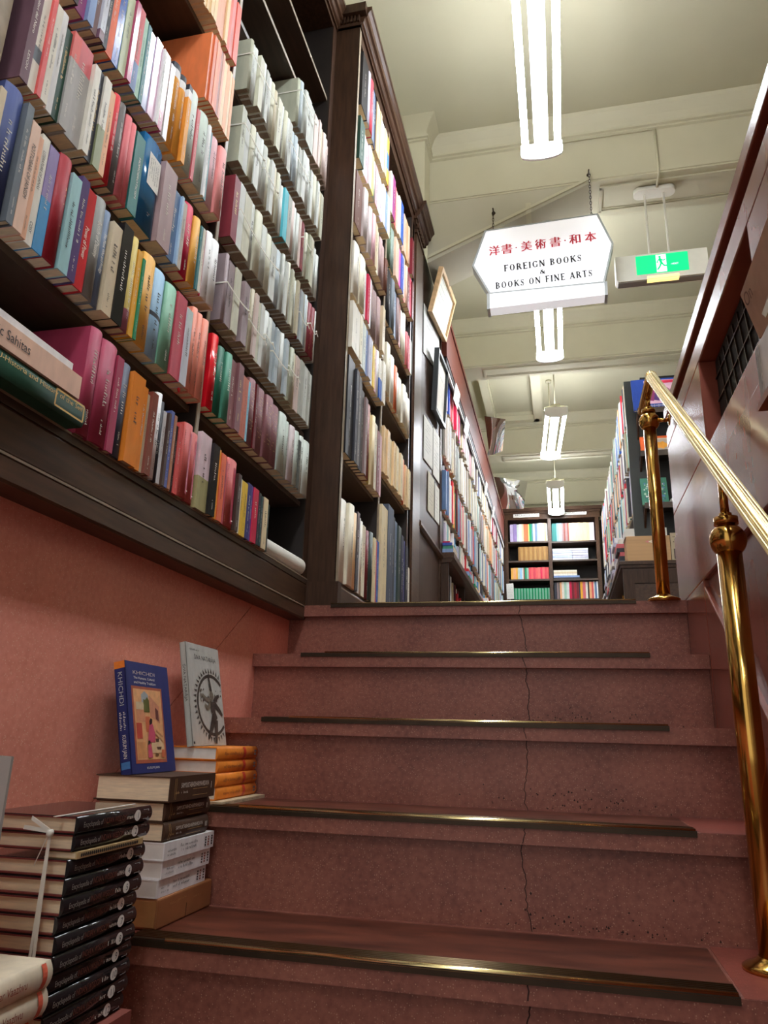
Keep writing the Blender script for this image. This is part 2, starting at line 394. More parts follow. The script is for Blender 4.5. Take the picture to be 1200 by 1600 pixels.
# ------------------------------------------------------------------ ceiling lights
def ceiling_light(y0, label, turn=0.0, rods=(.25,), L=1.12, z=2.80, x=0.005):
    t = thing('ceiling_light', (x, y0+L/2, z), label, 'ceiling light', 'fluorescent ceiling lights down the middle of the shop')
    c = math.cos(turn); s = math.sin(turn)
    def R(px, py, pz):
        dy = py-L/2; return (x+px*c-dy*s, y0+L/2+px*s+dy*c, z+pz)
    def bx(b, xa, xb, ya, yb, za, zb, m): b.obox(R(xa, ya, za), V(R(xb, ya, za))-V(R(xa, ya, za)), V(R(xa, yb, za))-V(R(xa, ya, za)), (0, 0, zb-za), m)
    b = MB(); bx(b, -.034, .034, .012, L-.012, .028, .066, M_WHITE); mk('housing', b, t)
    for px in (-.078, 0, .078):
        b = MB().cyl(R(px, .014, .022 if px else .004), R(px, L-.014, .022 if px else .004), .0165, M_TUBE, n=12); mk('tube', b, t)
    for ya, yb in ((0, .014), (L-.014, L)):
        b = MB(); arc = [(-.102, .066), (.102, .066), (.102, .0)]+[(.102*math.cos(a), -.030*math.sin(a)) for a in [math.pi*k/10 for k in range(1, 10)]]+[(-.102, 0)]
        n = len(arc); vs = [R(u, ya, w) for u, w in arc]+[R(u, yb, w) for u, w in arc]
        b.add(vs, [tuple(range(n)), tuple(range(2*n-1, n-1, -1))]+[(i, i+n, (i+1) % n+n, (i+1) % n) for i in range(n)], M_WHITE)
        mk('end_plate', b, t)
    b = MB(); q = [(-.104, .066), (-.104, .092), (-.045, .100), (-.035, .118), (.035, .118), (.045, .100), (.104, .092), (.104, .066)]
    n = len(q)
    vs = [R(u, .05, w) for u, w in q]+[R(u, .075, w) for u, w in q]
    b.add(vs, [tuple(range(n)), tuple(range(2*n-1, n-1, -1))]+[(i, i+n, (i+1) % n+n, (i+1) % n) for i in range(n)], M_OLIVE)
    mk('hanger_bracket', b, t)
    for q in rods:
        b = MB().cyl(R(0, q, .066), R(0, q, .80), .006, M_CREAM2, n=10).lathe(V(R(0, q, .775)), [(.03, 0), (.03, .02), (.02, .024)], M_CREAM2)
        mk('rod', b, t)
ceiling_light(2.035, 'nearest long fluorescent ceiling light, cut by the top of the photo', rods=(.2, .95))
ceiling_light(4.185, 'fluorescent ceiling light half hidden behind the hanging white sign', rods=(.2, .95))
ceiling_light(6.34, 'fluorescent ceiling light hanging slightly askew, third along the row', turn=.065, rods=(.16, .95))
ceiling_light(8.39, 'farthest fluorescent ceiling light, hanging in front of the back bookcase', rods=(.16, .95))
ceiling_light(-.14, 'fluorescent ceiling light directly over the foot of the stairs', rods=(.2, .95))
ceiling_light(-2.30, 'unseen fluorescent ceiling light added behind the stairs to fill from the front', rods=(.2, .95))  # out-of-view fixture added to light the risers and left wall
ROWS = {
 'B': (0.968, 0.7595, '''0.7784 plum fT 0.245
0.7949 cream^slate@.28^cream@.42 ft 0.2
0.8049 coral p 0.205
0.8196 cream pd 0.2
0.8249 peach p 0.19
0.8386 whitegloss fg 0.21
0.8553 forest fG 0.19
0.8760 warmgrey^salmon@.72 fw 0.2
0.9155 warmgrey^rose@.72 fw 0.21
0.9323 ivory pd 0.19
0.9515 charcoal fG 0.2
0.9712 sage^ivory@.45 p 0.2
0.9873 apricot p 0.19
1.0080 red r 0.2
1.0304 darkgrey r 0.2
1.0512 rose rc 0.19
1.0692 rose rc 0.19
1.1006 teal fwL 0.185
1.1710 blue rgA 0.215
1.2216 mauve ft 0.2
1.2523 steelblue fg 0.175
1.2609 paleblue p 0.175
1.2783 stone p 0.17
1.3172 crimson rW 0.185
1.3483 mustard r 0.175
1.3579 tealdeep p 0.17
1.3691 ivory p 0.17
1.3786 crimson p 0.175
1.4071 white r 0.18
1.4449 white r 0.18'''),
 'A': (1.215, 0.8230, '''0.8483 darkplum f 0
0.8747 magenta fg 0
0.8921 powder f 0
0.9100 taupe f 0
0.9242 plumgloss^silver@.1 fg 0
0.9387 charcoal ft 0
0.9600 vermilion f 0
0.9807 royal fg 0
1.0019 palegreen p 0
1.0157 magentadeep fg 0
1.0380 powder^rose@.33 f 0
1.0536 mint p 0
1.0658 tealdeep f 0
1.0872 silverblue fg 0
1.1113 pinkgloss fg 0
1.1217 white p 0
1.1404 magentadeep fg 0
1.1512 mauve p 0
1.1677 whitegloss fg 0
1.1988 orange^white@.83^charcoal@.93 r 0.225
1.2239 orange^white@.83^charcoal@.93 r 0.22
1.2401 orange^white@.83^charcoal@.93 p 0.215
1.2801 celadon^palecel@.5 rB 0.225
1.2928 rose p 0.2
1.3353 celadon r 0.21
1.3454 white p 0.205
1.3590 tealdeep p 0.2
1.3975 dustypink r 0.2
1.4338 salmonpink r 0.2'''),
 'C': (0.722, 0.7333, '''0.7459 tan p 0.2
0.7861 navy rt 0.235
0.8006 slate ft 0.22
0.8205 peach pd 0.2
0.8336 peachdeep p 0.19
0.8524 ivory pd 0.205
0.8756 azure^violet@.5 pt 0.2
0.9070 oxred rWw 0.205
0.9323 paleteal pt 0.19
0.9533 purple fg 0.205
0.9804 red fgt 0.2
1.0124 stonegrey rT 0.205
1.0350 bluegrey rt 0.2
1.0655 tan pd 0.19
1.0973 black fg 0.21
1.1226 mauvedeep^khaki@.22 r 0.205
1.1385 amber f 0.19
1.1477 green p 0.18
1.1929 mustard rd 0.205
1.2395 babyblue^charcoal@.45^babyblue@.5 rd 0.2
1.2862 seagreen r 0.195
1.3284 rosered ft 0.2
1.3547 silver pg 0.185
1.3803 salmonpink2 r 0.205
1.4067 salmonpink2 r 0.205
1.4354 salmonpink2 r 0.205'''),
 'D': (0.480, 1.0225, '''1.0573 burgundy rt 0.205
1.1057 burgundy rt 0.2
1.1261 burgundy p 0.19
1.1592 slatedark rt 0.19
1.2021 orangegloss fgd 0.185
1.2206 orangegloss fg 0.175
1.2300 tan p 0.165
1.2516 brown fg 0.175
1.2738 white r 0.185
1.2905 charcoal rW 0.175
1.3018 white p 0.16
1.3122 darkbrown p 0.16
1.3255 periwinkle p 0.17
1.3362 copper p 0.165
1.3462 copper p 0.155
1.3553 black p 0.15
1.3720 coral ft 0.16
1.4112 redpattern rP 0.17
1.4498 redpattern rP 0.165'''),
 'r6': (0.730, 1.4702, '''1.5046 scarlet rg 0.195
1.5388 bottle r 0.18
1.5735 jade r 0.18
1.6079 dusk f 0.18
1.6379 duskgold fG 0.185
1.6598 rust p 0.17
1.6830 rust p 0.17
1.6973 skyblue p 0.17
1.7406 duskgold rK 0.19
1.7561 darkred p 0.19
1.8066 duskgold rK 0.19
1.8594 duskgold rK 0.19
1.9123 duskgold rK 0.185
1.9703 celadon r 0.185
2.0032 celadon r 0.18
2.0485 pinkgrey r 0.18
2.0819 celadon r 0.18
2.1016 shadowgrey p 0.16
2.1383 palecel r 0.185
2.1953 palecel r 0.185'''),
 'r7': (0.480, 1.4609, '''1.5122 olivepale^blush@.42 f 0.185
1.5441 black fg 0.175
1.5630 orange p 0.175
1.5877 vermilion p 0.17
1.6021 rosered p 0.16
1.6581 redpattern rP 0.175
1.6775 darkbrown p 0.15
1.6913 ivory p 0.145
1.7093 yellow p 0.145
1.7317 yellow f 0.145
1.7547 indigo fg 0.15
1.7696 violetdeep p 0.15
1.8022 redgloss fg 0.15
1.8155 charcoal p 0.145
1.8290 tealdark p 0.14
1.8403 maroon p 0.14
1.8705 creambook f 0.145
1.8870 darkgreen p 0.135'''),
 'O1': (1.468, 1.2976, '''1.3097 orangered p 0.2
1.3238 terracotta p 0.2
1.3362 orangered p 0.2
1.3488 terracotta p 0.2
1.3598 redbrown p 0.2
1.3708 blushtan p 0.195
1.3820 sand p 0.2
1.3933 sand p 0.19
1.4047 sandorange p 0.19
1.4163 sandorange p 0.19
1.4280 sand p 0.19
1.4418 sandorange p 0.185'''),
 'O0': (1.705, 1.2190, '''1.2326 sand p 0
1.2464 sand p 0
1.2604 sand p 0
1.2746 sand p 0
1.2890 sand p 0
1.3036 sand p 0
1.3184 blushtan p 0
1.3335 blushtan p 0
1.3526 blushtan p 0
1.3682 sand p 0
1.3880 salmonred p 0
1.4082 salmonpink p 0
1.4329 salmonred p 0'''),
}
# ------------------------------------------------------------------ bookcases
def dentils(b, y0, y1, x0, x1, z0, z1, n, face):
    for k in range(n):
        if face == 'x':
            w = (y1-y0)/n; b.box(x0, x1, y0+k*w+w*.2, y0+k*w+w*.75, z0, z1, M_WOOD)
        else:
            w = (x1-x0)/n; b.box(x0+k*w+w*.2, x0+k*w+w*.75, y0, y1, z0, z1, M_WOOD)
def cornice_prof(x, z0, z1, out):          # (x, z) outline of a moulded cornice standing on z0, facing +x
    h = z1-z0
    return [(x-.2, z0), (x+.006, z0), (x+.006, z0+h*.14), (x+.014, z0+h*.18), (x+out*.35, z0+h*.22), (x+out*.42, z0+h*.40), (x+out*.62, z0+h*.44), (x+out*.70, z0+h*.62), (x+out*.9, z0+h*.78), (x+out, z0+h*.82), (x+out, z1), (x-.2, z1)]

# bookcase 1: above the stairs, two bays in view
XB1 = -.80; D0, D1 = .70, .735; DIV = (1.4475, 1.4605); E1 = (2.2, 2.268)
SH = {'bay0': (.722, .968, 1.215, 1.468, 1.705, 1.95, 2.20, 2.45), 'bay1': (.722, .968, 1.215, 1.468, 1.705, 1.95, 2.20, 2.45), 'bay2': (.73, .972, 1.215, 1.46, 1.71, 1.957, 2.165, 2.40)}
case1 = thing('bookcase', (-.93, .83, .345), 'dark wood bookcase above the red wall beside the stairs, filled with coloured and grey books', 'bookcase')
b = MB()
b.prism([(XB1-.26, .345), (-.799, .345), (-.797, .350), (-.797, .383), (-.800, .387), (-.800, .390), (-.797, .392), (-.797, .455), (-.800, .460), (XB1-.26, .460)], 'y', -.60, 2.266, M_WOODH)
b.box(-.7985, -.796, -.60, 2.266, .3855, .3895, M_EDGE); mk('plinth', b, case1)
b = MB().box(XB1-.26, -.797, -.60, 2.266, .460, .478, M_SHELF); b.box(-.7972, -.7962, -.6, 2.266, .4745, .4785, M_EDGE); mk('base_board', b, case1)
b = MB().box(-1.088, -1.06, -.60, 2.266, .36, 2.86, M_WOODIN); mk('back_panel', b, case1)
for y0, y1 in ((-.60, -.56), (D0, D1), DIV, (2.225, 2.267)):
    b = MB().box(-1.06, -.803, y0, y1, .478, 2.80, M_WOODIN).box(-.803, XB1, y0, y1, .478, 2.80, M_EDGE if y1-y0 < .04 else M_WOOD); mk('upright', b, case1)
for bay, (ya, yb) in (('bay0', (-.56, D0)), ('bay1', (D1, DIV[0])), ('bay2', (DIV[1], 2.225))):
    for z in SH[bay]:
        b = MB().box(-1.06, -.822, ya, yb, z-.016, z, M_SHELF)
        if z > 2.1: b.box(-.822, -.812, ya, yb, z-.016, z, M_SHELF).box(-.812, -.811, ya, yb, z-.015, z-.001, M_EDGE)
        mk('shelf', b, case1)
b = MB().prism(cornice_prof(-.80, 2.78, 2.87, .045), 'y', -.6, 2.266, M_WOODH); b.box(-1.06, -.802, -.6, 2.266, 2.76, 2.80, M_WOOD); mk('cornice', b, case1)

# bookcase 2: tall corner bookcase on the landing, its side panel facing the stairs
XB2 = -.702
case2 = thing('bookcase', (-.85, 2.95, H1), 'tall dark bookcase on the landing whose plain side panel faces the stairs', 'bookcase')
b = MB().box(-1.085, XB2, 2.27, 2.292, H1, 2.785, M_WOOD).box(XB2-.003, XB2+.001, 2.270, 2.292, .47, 2.78, M_EDGE)
mk('side_panel', b, case2)
b = MB().box(-.85, XB2+.012, 2.262, 2.30, H1, .468, M_WOOD); b.prism([(XB2-.02, H1), (XB2+.010, H1), (XB2+.010, .455), (XB2, .468), (XB2-.02, .468)], 'y', 2.292, 3.47, M_WOODH)
b.box(XB2-.002, XB2+.0105, 2.292, 3.47, .4535, .4565, M_EDGE); mk('plinth', b, case2)
b = MB().box(-1.085, -.99, 2.292, 3.47, H1, 2.86, M_WOODIN); mk('back_panel', b, case2)
for y0, y1, m in ((2.812, 2.832, M_EDGE), (3.395, 3.415, M_WOOD), (3.415, 3.475, M_WOODIN)):
    b = MB().box(-.99, XB2-.004, y0, y1, H1, 2.76, M_WOODIN).box(XB2-.004, XB2 if m != M_WOODIN else XB2-.03, y0, y1, H1, 2.76, m); mk('upright', b, case2)
L2 = (.478, .925, 1.33, 1.552, 1.862, 2.155, 2.415); R2 = (.478, 1.045, 1.415, 1.765, 2.075, 2.335)
for z in L2: mk('shelf', MB().box(-.99, XB2-(.002 if z < .5 else .02), 2.292, 2.812, z-.016, z, M_SHELF), case2)
for z in R2: mk('shelf', MB().box(-.99, XB2-(.002 if z < .5 else .012), 2.832, 3.395, z-.016, z, M_SHELF), case2)
b = MB().prism(cornice_prof(XB2, 2.785, 2.875, .05), 'y', 2.262, 3.50, M_WOODH); b.box(-.99, XB2-.002, 2.293, 3.50, 2.73, 2.784, M_WOOD)
b.box(-.86, XB2+.006, 2.258, 2.27, 2.785, 2.80, M_WOOD); dentils(b, 2.25, 2.262, -.80, XB2+.004, 2.80, 2.83, 7, 'y'); b.box(-.86, XB2+.03, 2.235, 2.262, 2.83, 2.875, M_WOOD); mk('cornice', b, case2)
pil = MB().box(-.99, XB2-.004, 3.475, 3.70, H1, 2.74, M_WOOD).box(XB2-.02, XB2+.006, 3.50, 3.69, .50, 2.70, M_WOODH)
pil.box(XB2-.02, XB2+.016, 3.478, 3.70, H1, .50, M_WOOD).box(XB2-.02, XB2+.012, 3.484, 3.70, 2.70, 2.72, M_WOOD); dentils(pil, 3.49, 3.69, XB2, XB2+.018, 2.735, 2.765, 7, 'x')
dentils(pil, 3.462, 3.476, XB2-.05, XB2+.016, 2.735, 2.765, 5, 'y')
pil.prism(cornice_prof(XB2+.012, 2.765, 2.872, .055), 'y', 3.45, 3.73, M_WOOD)
pilaster = mk('pilaster', pil, label='dark wood pilaster with dentilled capital at the far end of the landing bookcase', cat='pilaster')

# notice panel between the pilaster and the long bookcase
b = MB().box(-1.0, -.712, 3.70, 4.46, H1, 2.80, M_WOOD)
b.prism([(-.72, 1.04), (-.700, 1.045), (-.690, 1.06), (-.690, 1.075), (-.700, 1.09), (-.72, 1.095)], 'y', 3.70, 4.46, M_WOODH)
for y in (3.70, 4.42): b.box(-.713, -.703, y, y+.04, H1, 2.80, M_WOOD)
npanel = mk('notice_board', b, label='glossy dark wood panel with notices, between the pilaster and the long bookcase', cat='panel')

# bookcase 3: the long one along the left of the shop
XB3 = -.705; Y3, Y3E = 4.47, 9.50
case3 = thing('bookcase', (-.85, 6.98, H1), 'long bookcase with a red brown cornice running down the left side of the shop', 'bookcase')
b = MB().box(-1.085, -.99, Y3, Y3E, H1, 2.80, M_WOODIN); mk('back_panel', b, case3)
for k in range(7):
    y = Y3+(Y3E-Y3-.03)*k/6; mk('upright', MB().box(-.99, XB3, y, y+.03, H1, 2.45, M_WOOD), case3)
for z in (1.38, 1.755, 2.13):
    mk('shelf', MB().box(-.99, XB3-.012, Y3+.03, Y3E-.03, z-.02, z, M_SHELF), case3)
b = MB().box(-.99, -.622, Y3-.012, Y3E, 1.055, 1.09, M_WOODH).prism([(-.99, 1.0), (-.64, 1.03), (-.625, 1.055), (-.99, 1.055)], 'y', Y3-.008, Y3E, M_WOOD); mk('ledge', b, case3)
b = MB().box(-.99, -.66, Y3, Y3+.03, H1, 1.03, M_WOOD)
for k in range(1, 7): b.box(-.99, -.665, Y3+.83*k, Y3+.83*k+.03, H1, 1.03, M_WOOD)
b.box(-.99, -.66, Y3+.03, Y3E, H1, H1+.07, M_WOOD); b.box(-.99, -.70, Y3+.03, Y3E, .72, .74, M_SHELF); mk('lower_cabinet', b, case3)
b = MB().box(-.99, -.668, Y3-.02, Y3E, 2.44, 2.74, M_REDWOOD).box(-.99, -.660, Y3-.03, Y3E, 2.74, 2.775, M_REDWOOD); mk('cornice', b, case3)
b = MB().box(XB3-.02, -.672, Y3, Y3E, 2.40, 2.44, M_WOODIN).box(-.682, -.668, Y3+.05, Y3E-.03, 2.345, 2.368, M_WHITE).box(-.684, -.676, Y3, Y3E, 2.33, 2.42, M_WOODIN); mk('label_rail', b, case3)

# bookcase 4: across the back
caseb = thing('bookcase', (-.06, 9.78, H1), 'dark bookcase across the back wall under two white subject signs', 'bookcase')
YB = 9.60
b = MB().box(-1.0, .60, 9.90, 9.96, H1, 2.80, M_WOODIN); mk('back_panel', b, caseb)
b = MB().box(-1.0, -.665, YB, 9.90, H1, 2.80, M_WOOD).box(-.95, -.72, YB-.012, YB, 1.50, 2.72, M_WOODH).box(-.95, -.72, YB-.012, YB, .5, 1.4, M_WOODH); mk('pilaster_panel', b, caseb)
for xa, xb in ((-.665, -.628), (-.112, -.070), (.485, .53)): mk('upright', MB().box(xa, xb, YB-.006, 9.90, H1, 2.80, M_WOODH), caseb)
for xa, xb, zs in ((-.628, -.112, (1.70, 1.962, 2.207, 2.463)), (-.07, .485, (1.70, 1.957, 2.207, 2.452))):
    for z in zs+(1.1,): mk('shelf', MB().box(xa, xb, YB+.004, 9.90, z-.022, z, M_SHELF), caseb)
b = MB().box(-1.0, .55, YB-.012, 9.90, 2.755, 2.86, M_WOODH).box(-1.0, .58, YB-.045, 9.92, 2.86, 2.905, M_WOOD).box(-1.0, .56, YB-.025, 9.90, 2.83, 2.86, M_WOOD); mk('cornice', b, caseb)
for s, xa, xb, za, zb in (('ARCHAEOLOGY', -.55, -.215, 2.785, 2.842), ('ANTHROPOLOGY', .035, .385, 2.792, 2.852)):
    b = MB().box(xa, xb, YB-.022, YB-.0125, za, zb, M_PAPER)
    o = mk('subject_sign', b, label='white sign reading %s on the cornice of the back bookcase' % s, cat='sign', group='subject signs on the back bookcase')
    b = MB(); text(b, s, (xa+.02, YB-.0228, za+.014), (1, 0, 0), (0, 0, 1), .03, M_DTXT, width=xb-xa-.04); mk('sign_lettering', b, o)

# bookcase 5: right side of the aisle, with a face-out display on its near end
XB5 = .47; Y5 = 4.70; Y5E = 7.9
case5 = thing('bookcase', (.62, 6.3, H1), 'dark bookcase on the right of the aisle with covers displayed on its near end', 'bookcase')
M_GREENBLK = mat('green_black_panel', (42, 44, 38), .45, noise=.1)
b = MB().box(XB5, .575, Y5, Y5+.03, 1.2, 2.27, M_GREENBLK).box(.575, .98, Y5+.02, Y5+.05, 1.06, 2.30, M_DARK); mk('end_panel', b, case5)
b = MB().box(.76, .80, Y5+.05, Y5E, H1, 2.25, M_WOODIN); mk('back_panel', b, case5)
for z in (1.39, 1.70, 1.98): mk('shelf', MB().box(XB5+.012, .76, Y5+.05, Y5E, z-.018, z, M_SHELF), case5)
for z, tl in ((2.015, .17), (1.725, .085), (1.385, .12)):
    b = MB().box(.53, .98, Y5-.10, Y5+.02, z-.016, z, M_WOODIN).box(.53, .98, Y5-.105, Y5-.10, z-.022, z+.014, M_SHELF)
    b.prism([(Y5-.10, z-.02), (Y5+.02, z-.02), (Y5+.02, z-.02-tl)], 'x', .53, .542, M_WOOD); mk('display_ledge', b, case5)
b = MB().box(.362, 1.0, Y5-.02, Y5E, 1.035, 1.056, M_WOODH).box(.372, 1.0, Y5-.012, Y5E, 1.015, 1.035, M_WOOD); mk('counter_top', b, case5)
b = MB().box(.385, .99, Y5, Y5+.03, H1, 1.015, M_WOODH)
b.box(.385, .45, Y5-.008, Y5, H1, 1.0, M_WOOD).box(.45, .99, Y5-.008, Y5, .92, 1.0, M_WOOD).box(.42, .76, Y5+.03, Y5E, H1, H1+.08, M_WOOD).box(.50, .76, Y5+.03, Y5E, .70, .72, M_SHELF); mk('lower_cabinet', b, case5)

# ------------------------------------------------------------------ colours of the books
PAL = {
 'plum': (112,80,88), 'darkplum': (60,40,48), 'cream': (222,212,194), 'slate': (104,110,114), 'coral': (216,92,88), 'peach': (224,186,160), 'peachdeep': (220,164,128),
 'whitegloss': (240,236,234), 'forest': (36,66,52), 'warmgrey': (168,162,154), 'salmon': (214,104,96), 'rose': (206,106,108), 'ivory': (226,218,200), 'charcoal': (58,58,64),
 'sage': (146,150,112), 'apricot': (228,166,116), 'red': (196,44,52), 'darkgrey': (98,92,88), 'teal': (40,108,100), 'blue': (34,98,140), 'mauve': (164,136,132), 'steelblue': (96,122,156),
 'paleblue': (162,188,210), 'stone': (184,170,154), 'crimson': (190,30,66), 'mustard': (222,164,74), 'tealdeep': (72,122,124), 'white': (238,236,232), 'magenta': (146,62,116),
 'powder': (132,152,186), 'taupe': (140,116,112), 'plumgloss': (112,78,94), 'silver': (206,206,212), 'vermilion': (226,108,72), 'royal': (48,92,168), 'palegreen': (196,204,168),
 'magentadeep': (170,52,96), 'mint': (158,190,164), 'silverblue': (176,182,206), 'pinkgloss': (222,184,200), 'orange': (236,160,64), 'celadon': (182,190,176), 'palecel': (204,208,196),
 'dustypink': (208,162,164), 'salmonpink': (220,142,136), 'tan': (206,186,152), 'navy': (66,76,120), 'azure': (60,134,178), 'violet': (136,116,160), 'oxred': (150,36,46), 'paleteal': (146,186,184),
 'purple': (92,74,116), 'stonegrey': (132,130,122), 'bluegrey': (108,122,142), 'black': (34,32,34), 'mauvedeep': (150,88,98), 'khaki': (196,172,92), 'amber': (228,166,56), 'green': (30,130,84),
 'babyblue': (150,184,206), 'seagreen': (126,172,142), 'rosered': (186,72,84), 'salmonpink2': (226,140,116), 'burgundy': (160,58,82), 'slatedark': (78,84,98), 'orangegloss': (224,130,48),
 'brown': (132,72,62), 'darkbrown': (74,54,46), 'periwinkle': (92,104,160), 'copper': (170,112,80), 'redpattern': (186,84,78), 'scarlet': (216,26,40), 'bottle': (32,98,74), 'jade': (78,140,114),
 'dusk': (138,94,94), 'duskgold': (128,84,86), 'rust': (178,88,60), 'skyblue': (126,184,200), 'darkred': (104,30,34), 'pinkgrey': (196,180,176), 'shadowgrey': (96,98,92), 'olivepale': (166,158,110),  # shadowgrey: shade of a gap between books, painted as a dark slab
 'blush': (222,196,198), 'indigo': (74,72,124), 'violetdeep': (100,70,140), 'redgloss': (214,52,80), 'tealdark': (46,72,72), 'maroon': (112,38,44), 'creambook': (228,208,166), 'darkgreen': (58,70,62),
 'orangered': (224,120,70), 'terracotta': (206,104,62), 'redbrown': (150,70,48), 'blushtan': (220,158,126), 'sand': (226,192,144), 'sandorange': (222,152,96), 'salmonred': (214,92,74),
 'yellow': (232,190,62), 'vgrey': (176,176,164), 'vcream': (200,196,172), 'volive': (170,170,146), 'vlight': (206,206,196), 'vblue': (170,178,178), 'vpink': (208,186,174), 'vtan': (190,178,150), 'vplum': (150,132,132), 'cyan': (96,190,200), 'vmaroon': (128,48,56),
 'lemon': (232,226,120), 'pinkred': (206,70,80), 'vellum': (228,218,192), 'bindbrown': (96,56,42), 'dustywhite': (210,196,190), 'lilac': (186,170,196), 'pink': (232,110,170), 'cobalt': (70,90,170), 'olive': (78,92,66), 'greygreen': (120,134,122), 'lavgrey': (184,178,190), 'navyblack': (36,40,62),
}
WORD = {'plum': 'plum', 'darkplum': 'dark plum', 'whitegloss': 'glossy white', 'warmgrey': 'grey and red', 'rose': 'rose red', 'darkgrey': 'dark grey', 'steelblue': 'steel blue', 'paleblue': 'pale blue', 'tealdeep': 'grey teal', 'powder': 'powder blue',
 'plumgloss': 'glossy plum', 'royal': 'royal blue', 'palegreen': 'pale green', 'magentadeep': 'deep magenta', 'silverblue': 'silvery blue', 'pinkgloss': 'glossy pink', 'palecel': 'pale celadon', 'dustypink': 'dusty pink', 'salmonpink': 'salmon pink', 'peachdeep': 'deep peach',
 'oxred': 'ox red', 'paleteal': 'pale teal', 'stonegrey': 'stone grey', 'bluegrey': 'blue grey', 'mauvedeep': 'khaki and mauve', 'babyblue': 'light blue', 'seagreen': 'sea green', 'rosered': 'rose red', 'salmonpink2': 'salmon orange', 'slatedark': 'dark slate',
 'orangegloss': 'glossy orange', 'darkbrown': 'dark brown', 'redpattern': 'patterned red', 'duskgold': 'mauve brown gilt', 'dusk': 'mauve brown', 'skyblue': 'sky blue', 'darkred': 'dark red', 'pinkgrey': 'pinkish grey', 'shadowgrey': 'gap shade grey', 'olivepale': 'pink and olive',
 'violetdeep': 'violet', 'redgloss': 'glossy red', 'tealdark': 'dark teal', 'creambook': 'buff cream', 'darkgreen': 'dark green', 'orangered': 'orange', 'redbrown': 'red brown', 'blushtan': 'blush tan', 'sandorange': 'sandy orange', 'salmonred': 'salmon red',
 'vgrey': 'grey', 'vcream': 'cream grey', 'volive': 'olive grey', 'vlight': 'pale grey', 'vblue': 'bluish grey', 'vpink': 'pinkish', 'vtan': 'tan', 'vplum': 'mauve grey', 'vmaroon': 'maroon', 'pinkred': 'pinkish red', 'bindbrown': 'brown leather', 'dustywhite': 'dusty white', 'greygreen': 'grey green', 'lavgrey': 'lavender grey', 'navyblack': 'navy black'}
def word(k): return WORD.get(k, k)
def cm(k, gloss=False, hard=True):
    return mat('cover_%s%s' % (k, '_gloss' if gloss else ''), (min(246, PAL[k][0]*1.05), min(246, PAL[k][1]*1.07), min(248, PAL[k][2]*1.10)), .14 if gloss else (.52 if hard else .46), noise=.09, scale=60, stretch=(1, 1, .3), spec=.5 if gloss else .22)
BOOKS = []            # (object, colour key, kind word, row) for the labels
ROWNAMES = {}
X3, Y3V, Z3 = V((1, 0, 0)), V((0, 1, 0)), V((0, 0, 1))
def book(O, ax, ay, az, w, h, d, segs, style, name='book', title=None, rnd=random, page=None, inset=None, mats=None):
    """O: middle of the spine's foot; ax out of the spine, ay across the thickness, az up the spine."""
    O, ax, ay, az = V(O), V(ax), V(ay), V(az)
    flip = ax.cross(ay).dot(az) < 0
    gl = 'g' in style; rd = 'r' in style and w > .009; pb = 'p' in style
    t = min(.0022, w*.14); back = .006 if rd else .0022
    k = min(w*.22, .0055) if rd else 0.0
    def bulge(y): return -k*(2*y/w)**2
    n = 6 if rd else 1
    front = [(bulge(-w/2+w*i/n), -w/2+w*i/n) for i in range(n+1)]
    out = [(-d, -w/2)]+front+[(-d, w/2)]
    inn = [(-d, w/2-t), (-back, w/2-t), (-back, -w/2+t), (-d, -w/2+t)]
    prof = out+inn; N = len(prof)
    lev = [0]+[f*h for f, _ in segs[:-1]]+[h]
    b = MB()
    def P(x, y, z): return O+ax*x+ay*y+az*z
    vs = [P(x, y, z) for z in lev for x, y in prof]
    mm = mats or [cm(c, gl, not pb) for _, c in segs]
    base = len(b.v); b.v += vs
    for s in range(len(lev)-1):
        ki = b.mi(mm[s])
        for i in range(N):
            j = (i+1) % N; q = [s*N+i, s*N+j, (s+1)*N+j, (s+1)*N+i]
            b.f.append(q[::-1] if flip else q); b.m.append(ki); b.s.append(rd and 1 <= i <= n)
    lo = list(range(N-1, -1, -1)); hi = [(len(lev)-1)*N+i for i in range(N)]
    b.f.append(lo[::-1] if flip else lo); b.m.append(0); b.s.append(False)
    b.f.append(hi[::-1] if flip else hi); b.m.append(b.mi(mm[-1])); b.s.append(False)
    root = mk(name, b, at=P(-d/2, 0, 0))
    i0 = inset if inset is not None else (.0006 if pb else .003)
    pg = MB().obox(P(-d+(.0006 if pb else .004), -w/2+t, i0), ax*(d-back-(.0006 if pb else .004)), ay*(w-2*t), az*(h-2*i0), page or M_PAGE)
    mk('page_block', pg, root)
    if title:
        b = MB(); title(b, P, bulge, ax, ay, az, w, h, rnd)
        if b.f: mk('spine_title', b, root)
        if getattr(title, 'extra', None):
            b = MB(); title.extra(b, P, bulge, ax, ay, az, w, h, rnd); mk('publisher_mark', b, root)
    return root
def T_scribble(m, lo=.34, hi=.80, size=.34, sub=True):
    def f(b, P, bulge, ax, ay, az, w, h, rnd):
        lh = min(w*size, .010)
        if lh < .0015: return
        z1 = h*rnd.uniform(hi-.08, hi); ln = h*rnd.uniform(.28, hi-lo)
        scribble(b, P(bulge(lh/2)+.0006, -lh*.5, z1), -az, ay, ln, lh, m, rnd)
        if sub and rnd.random() < .7:
            l2 = lh*.6; scribble(b, P(bulge(l2/2)+.0006, -l2*.5, h*rnd.uniform(.2, .26)), -az, ay, h*.14, l2, m, rnd)
    return f
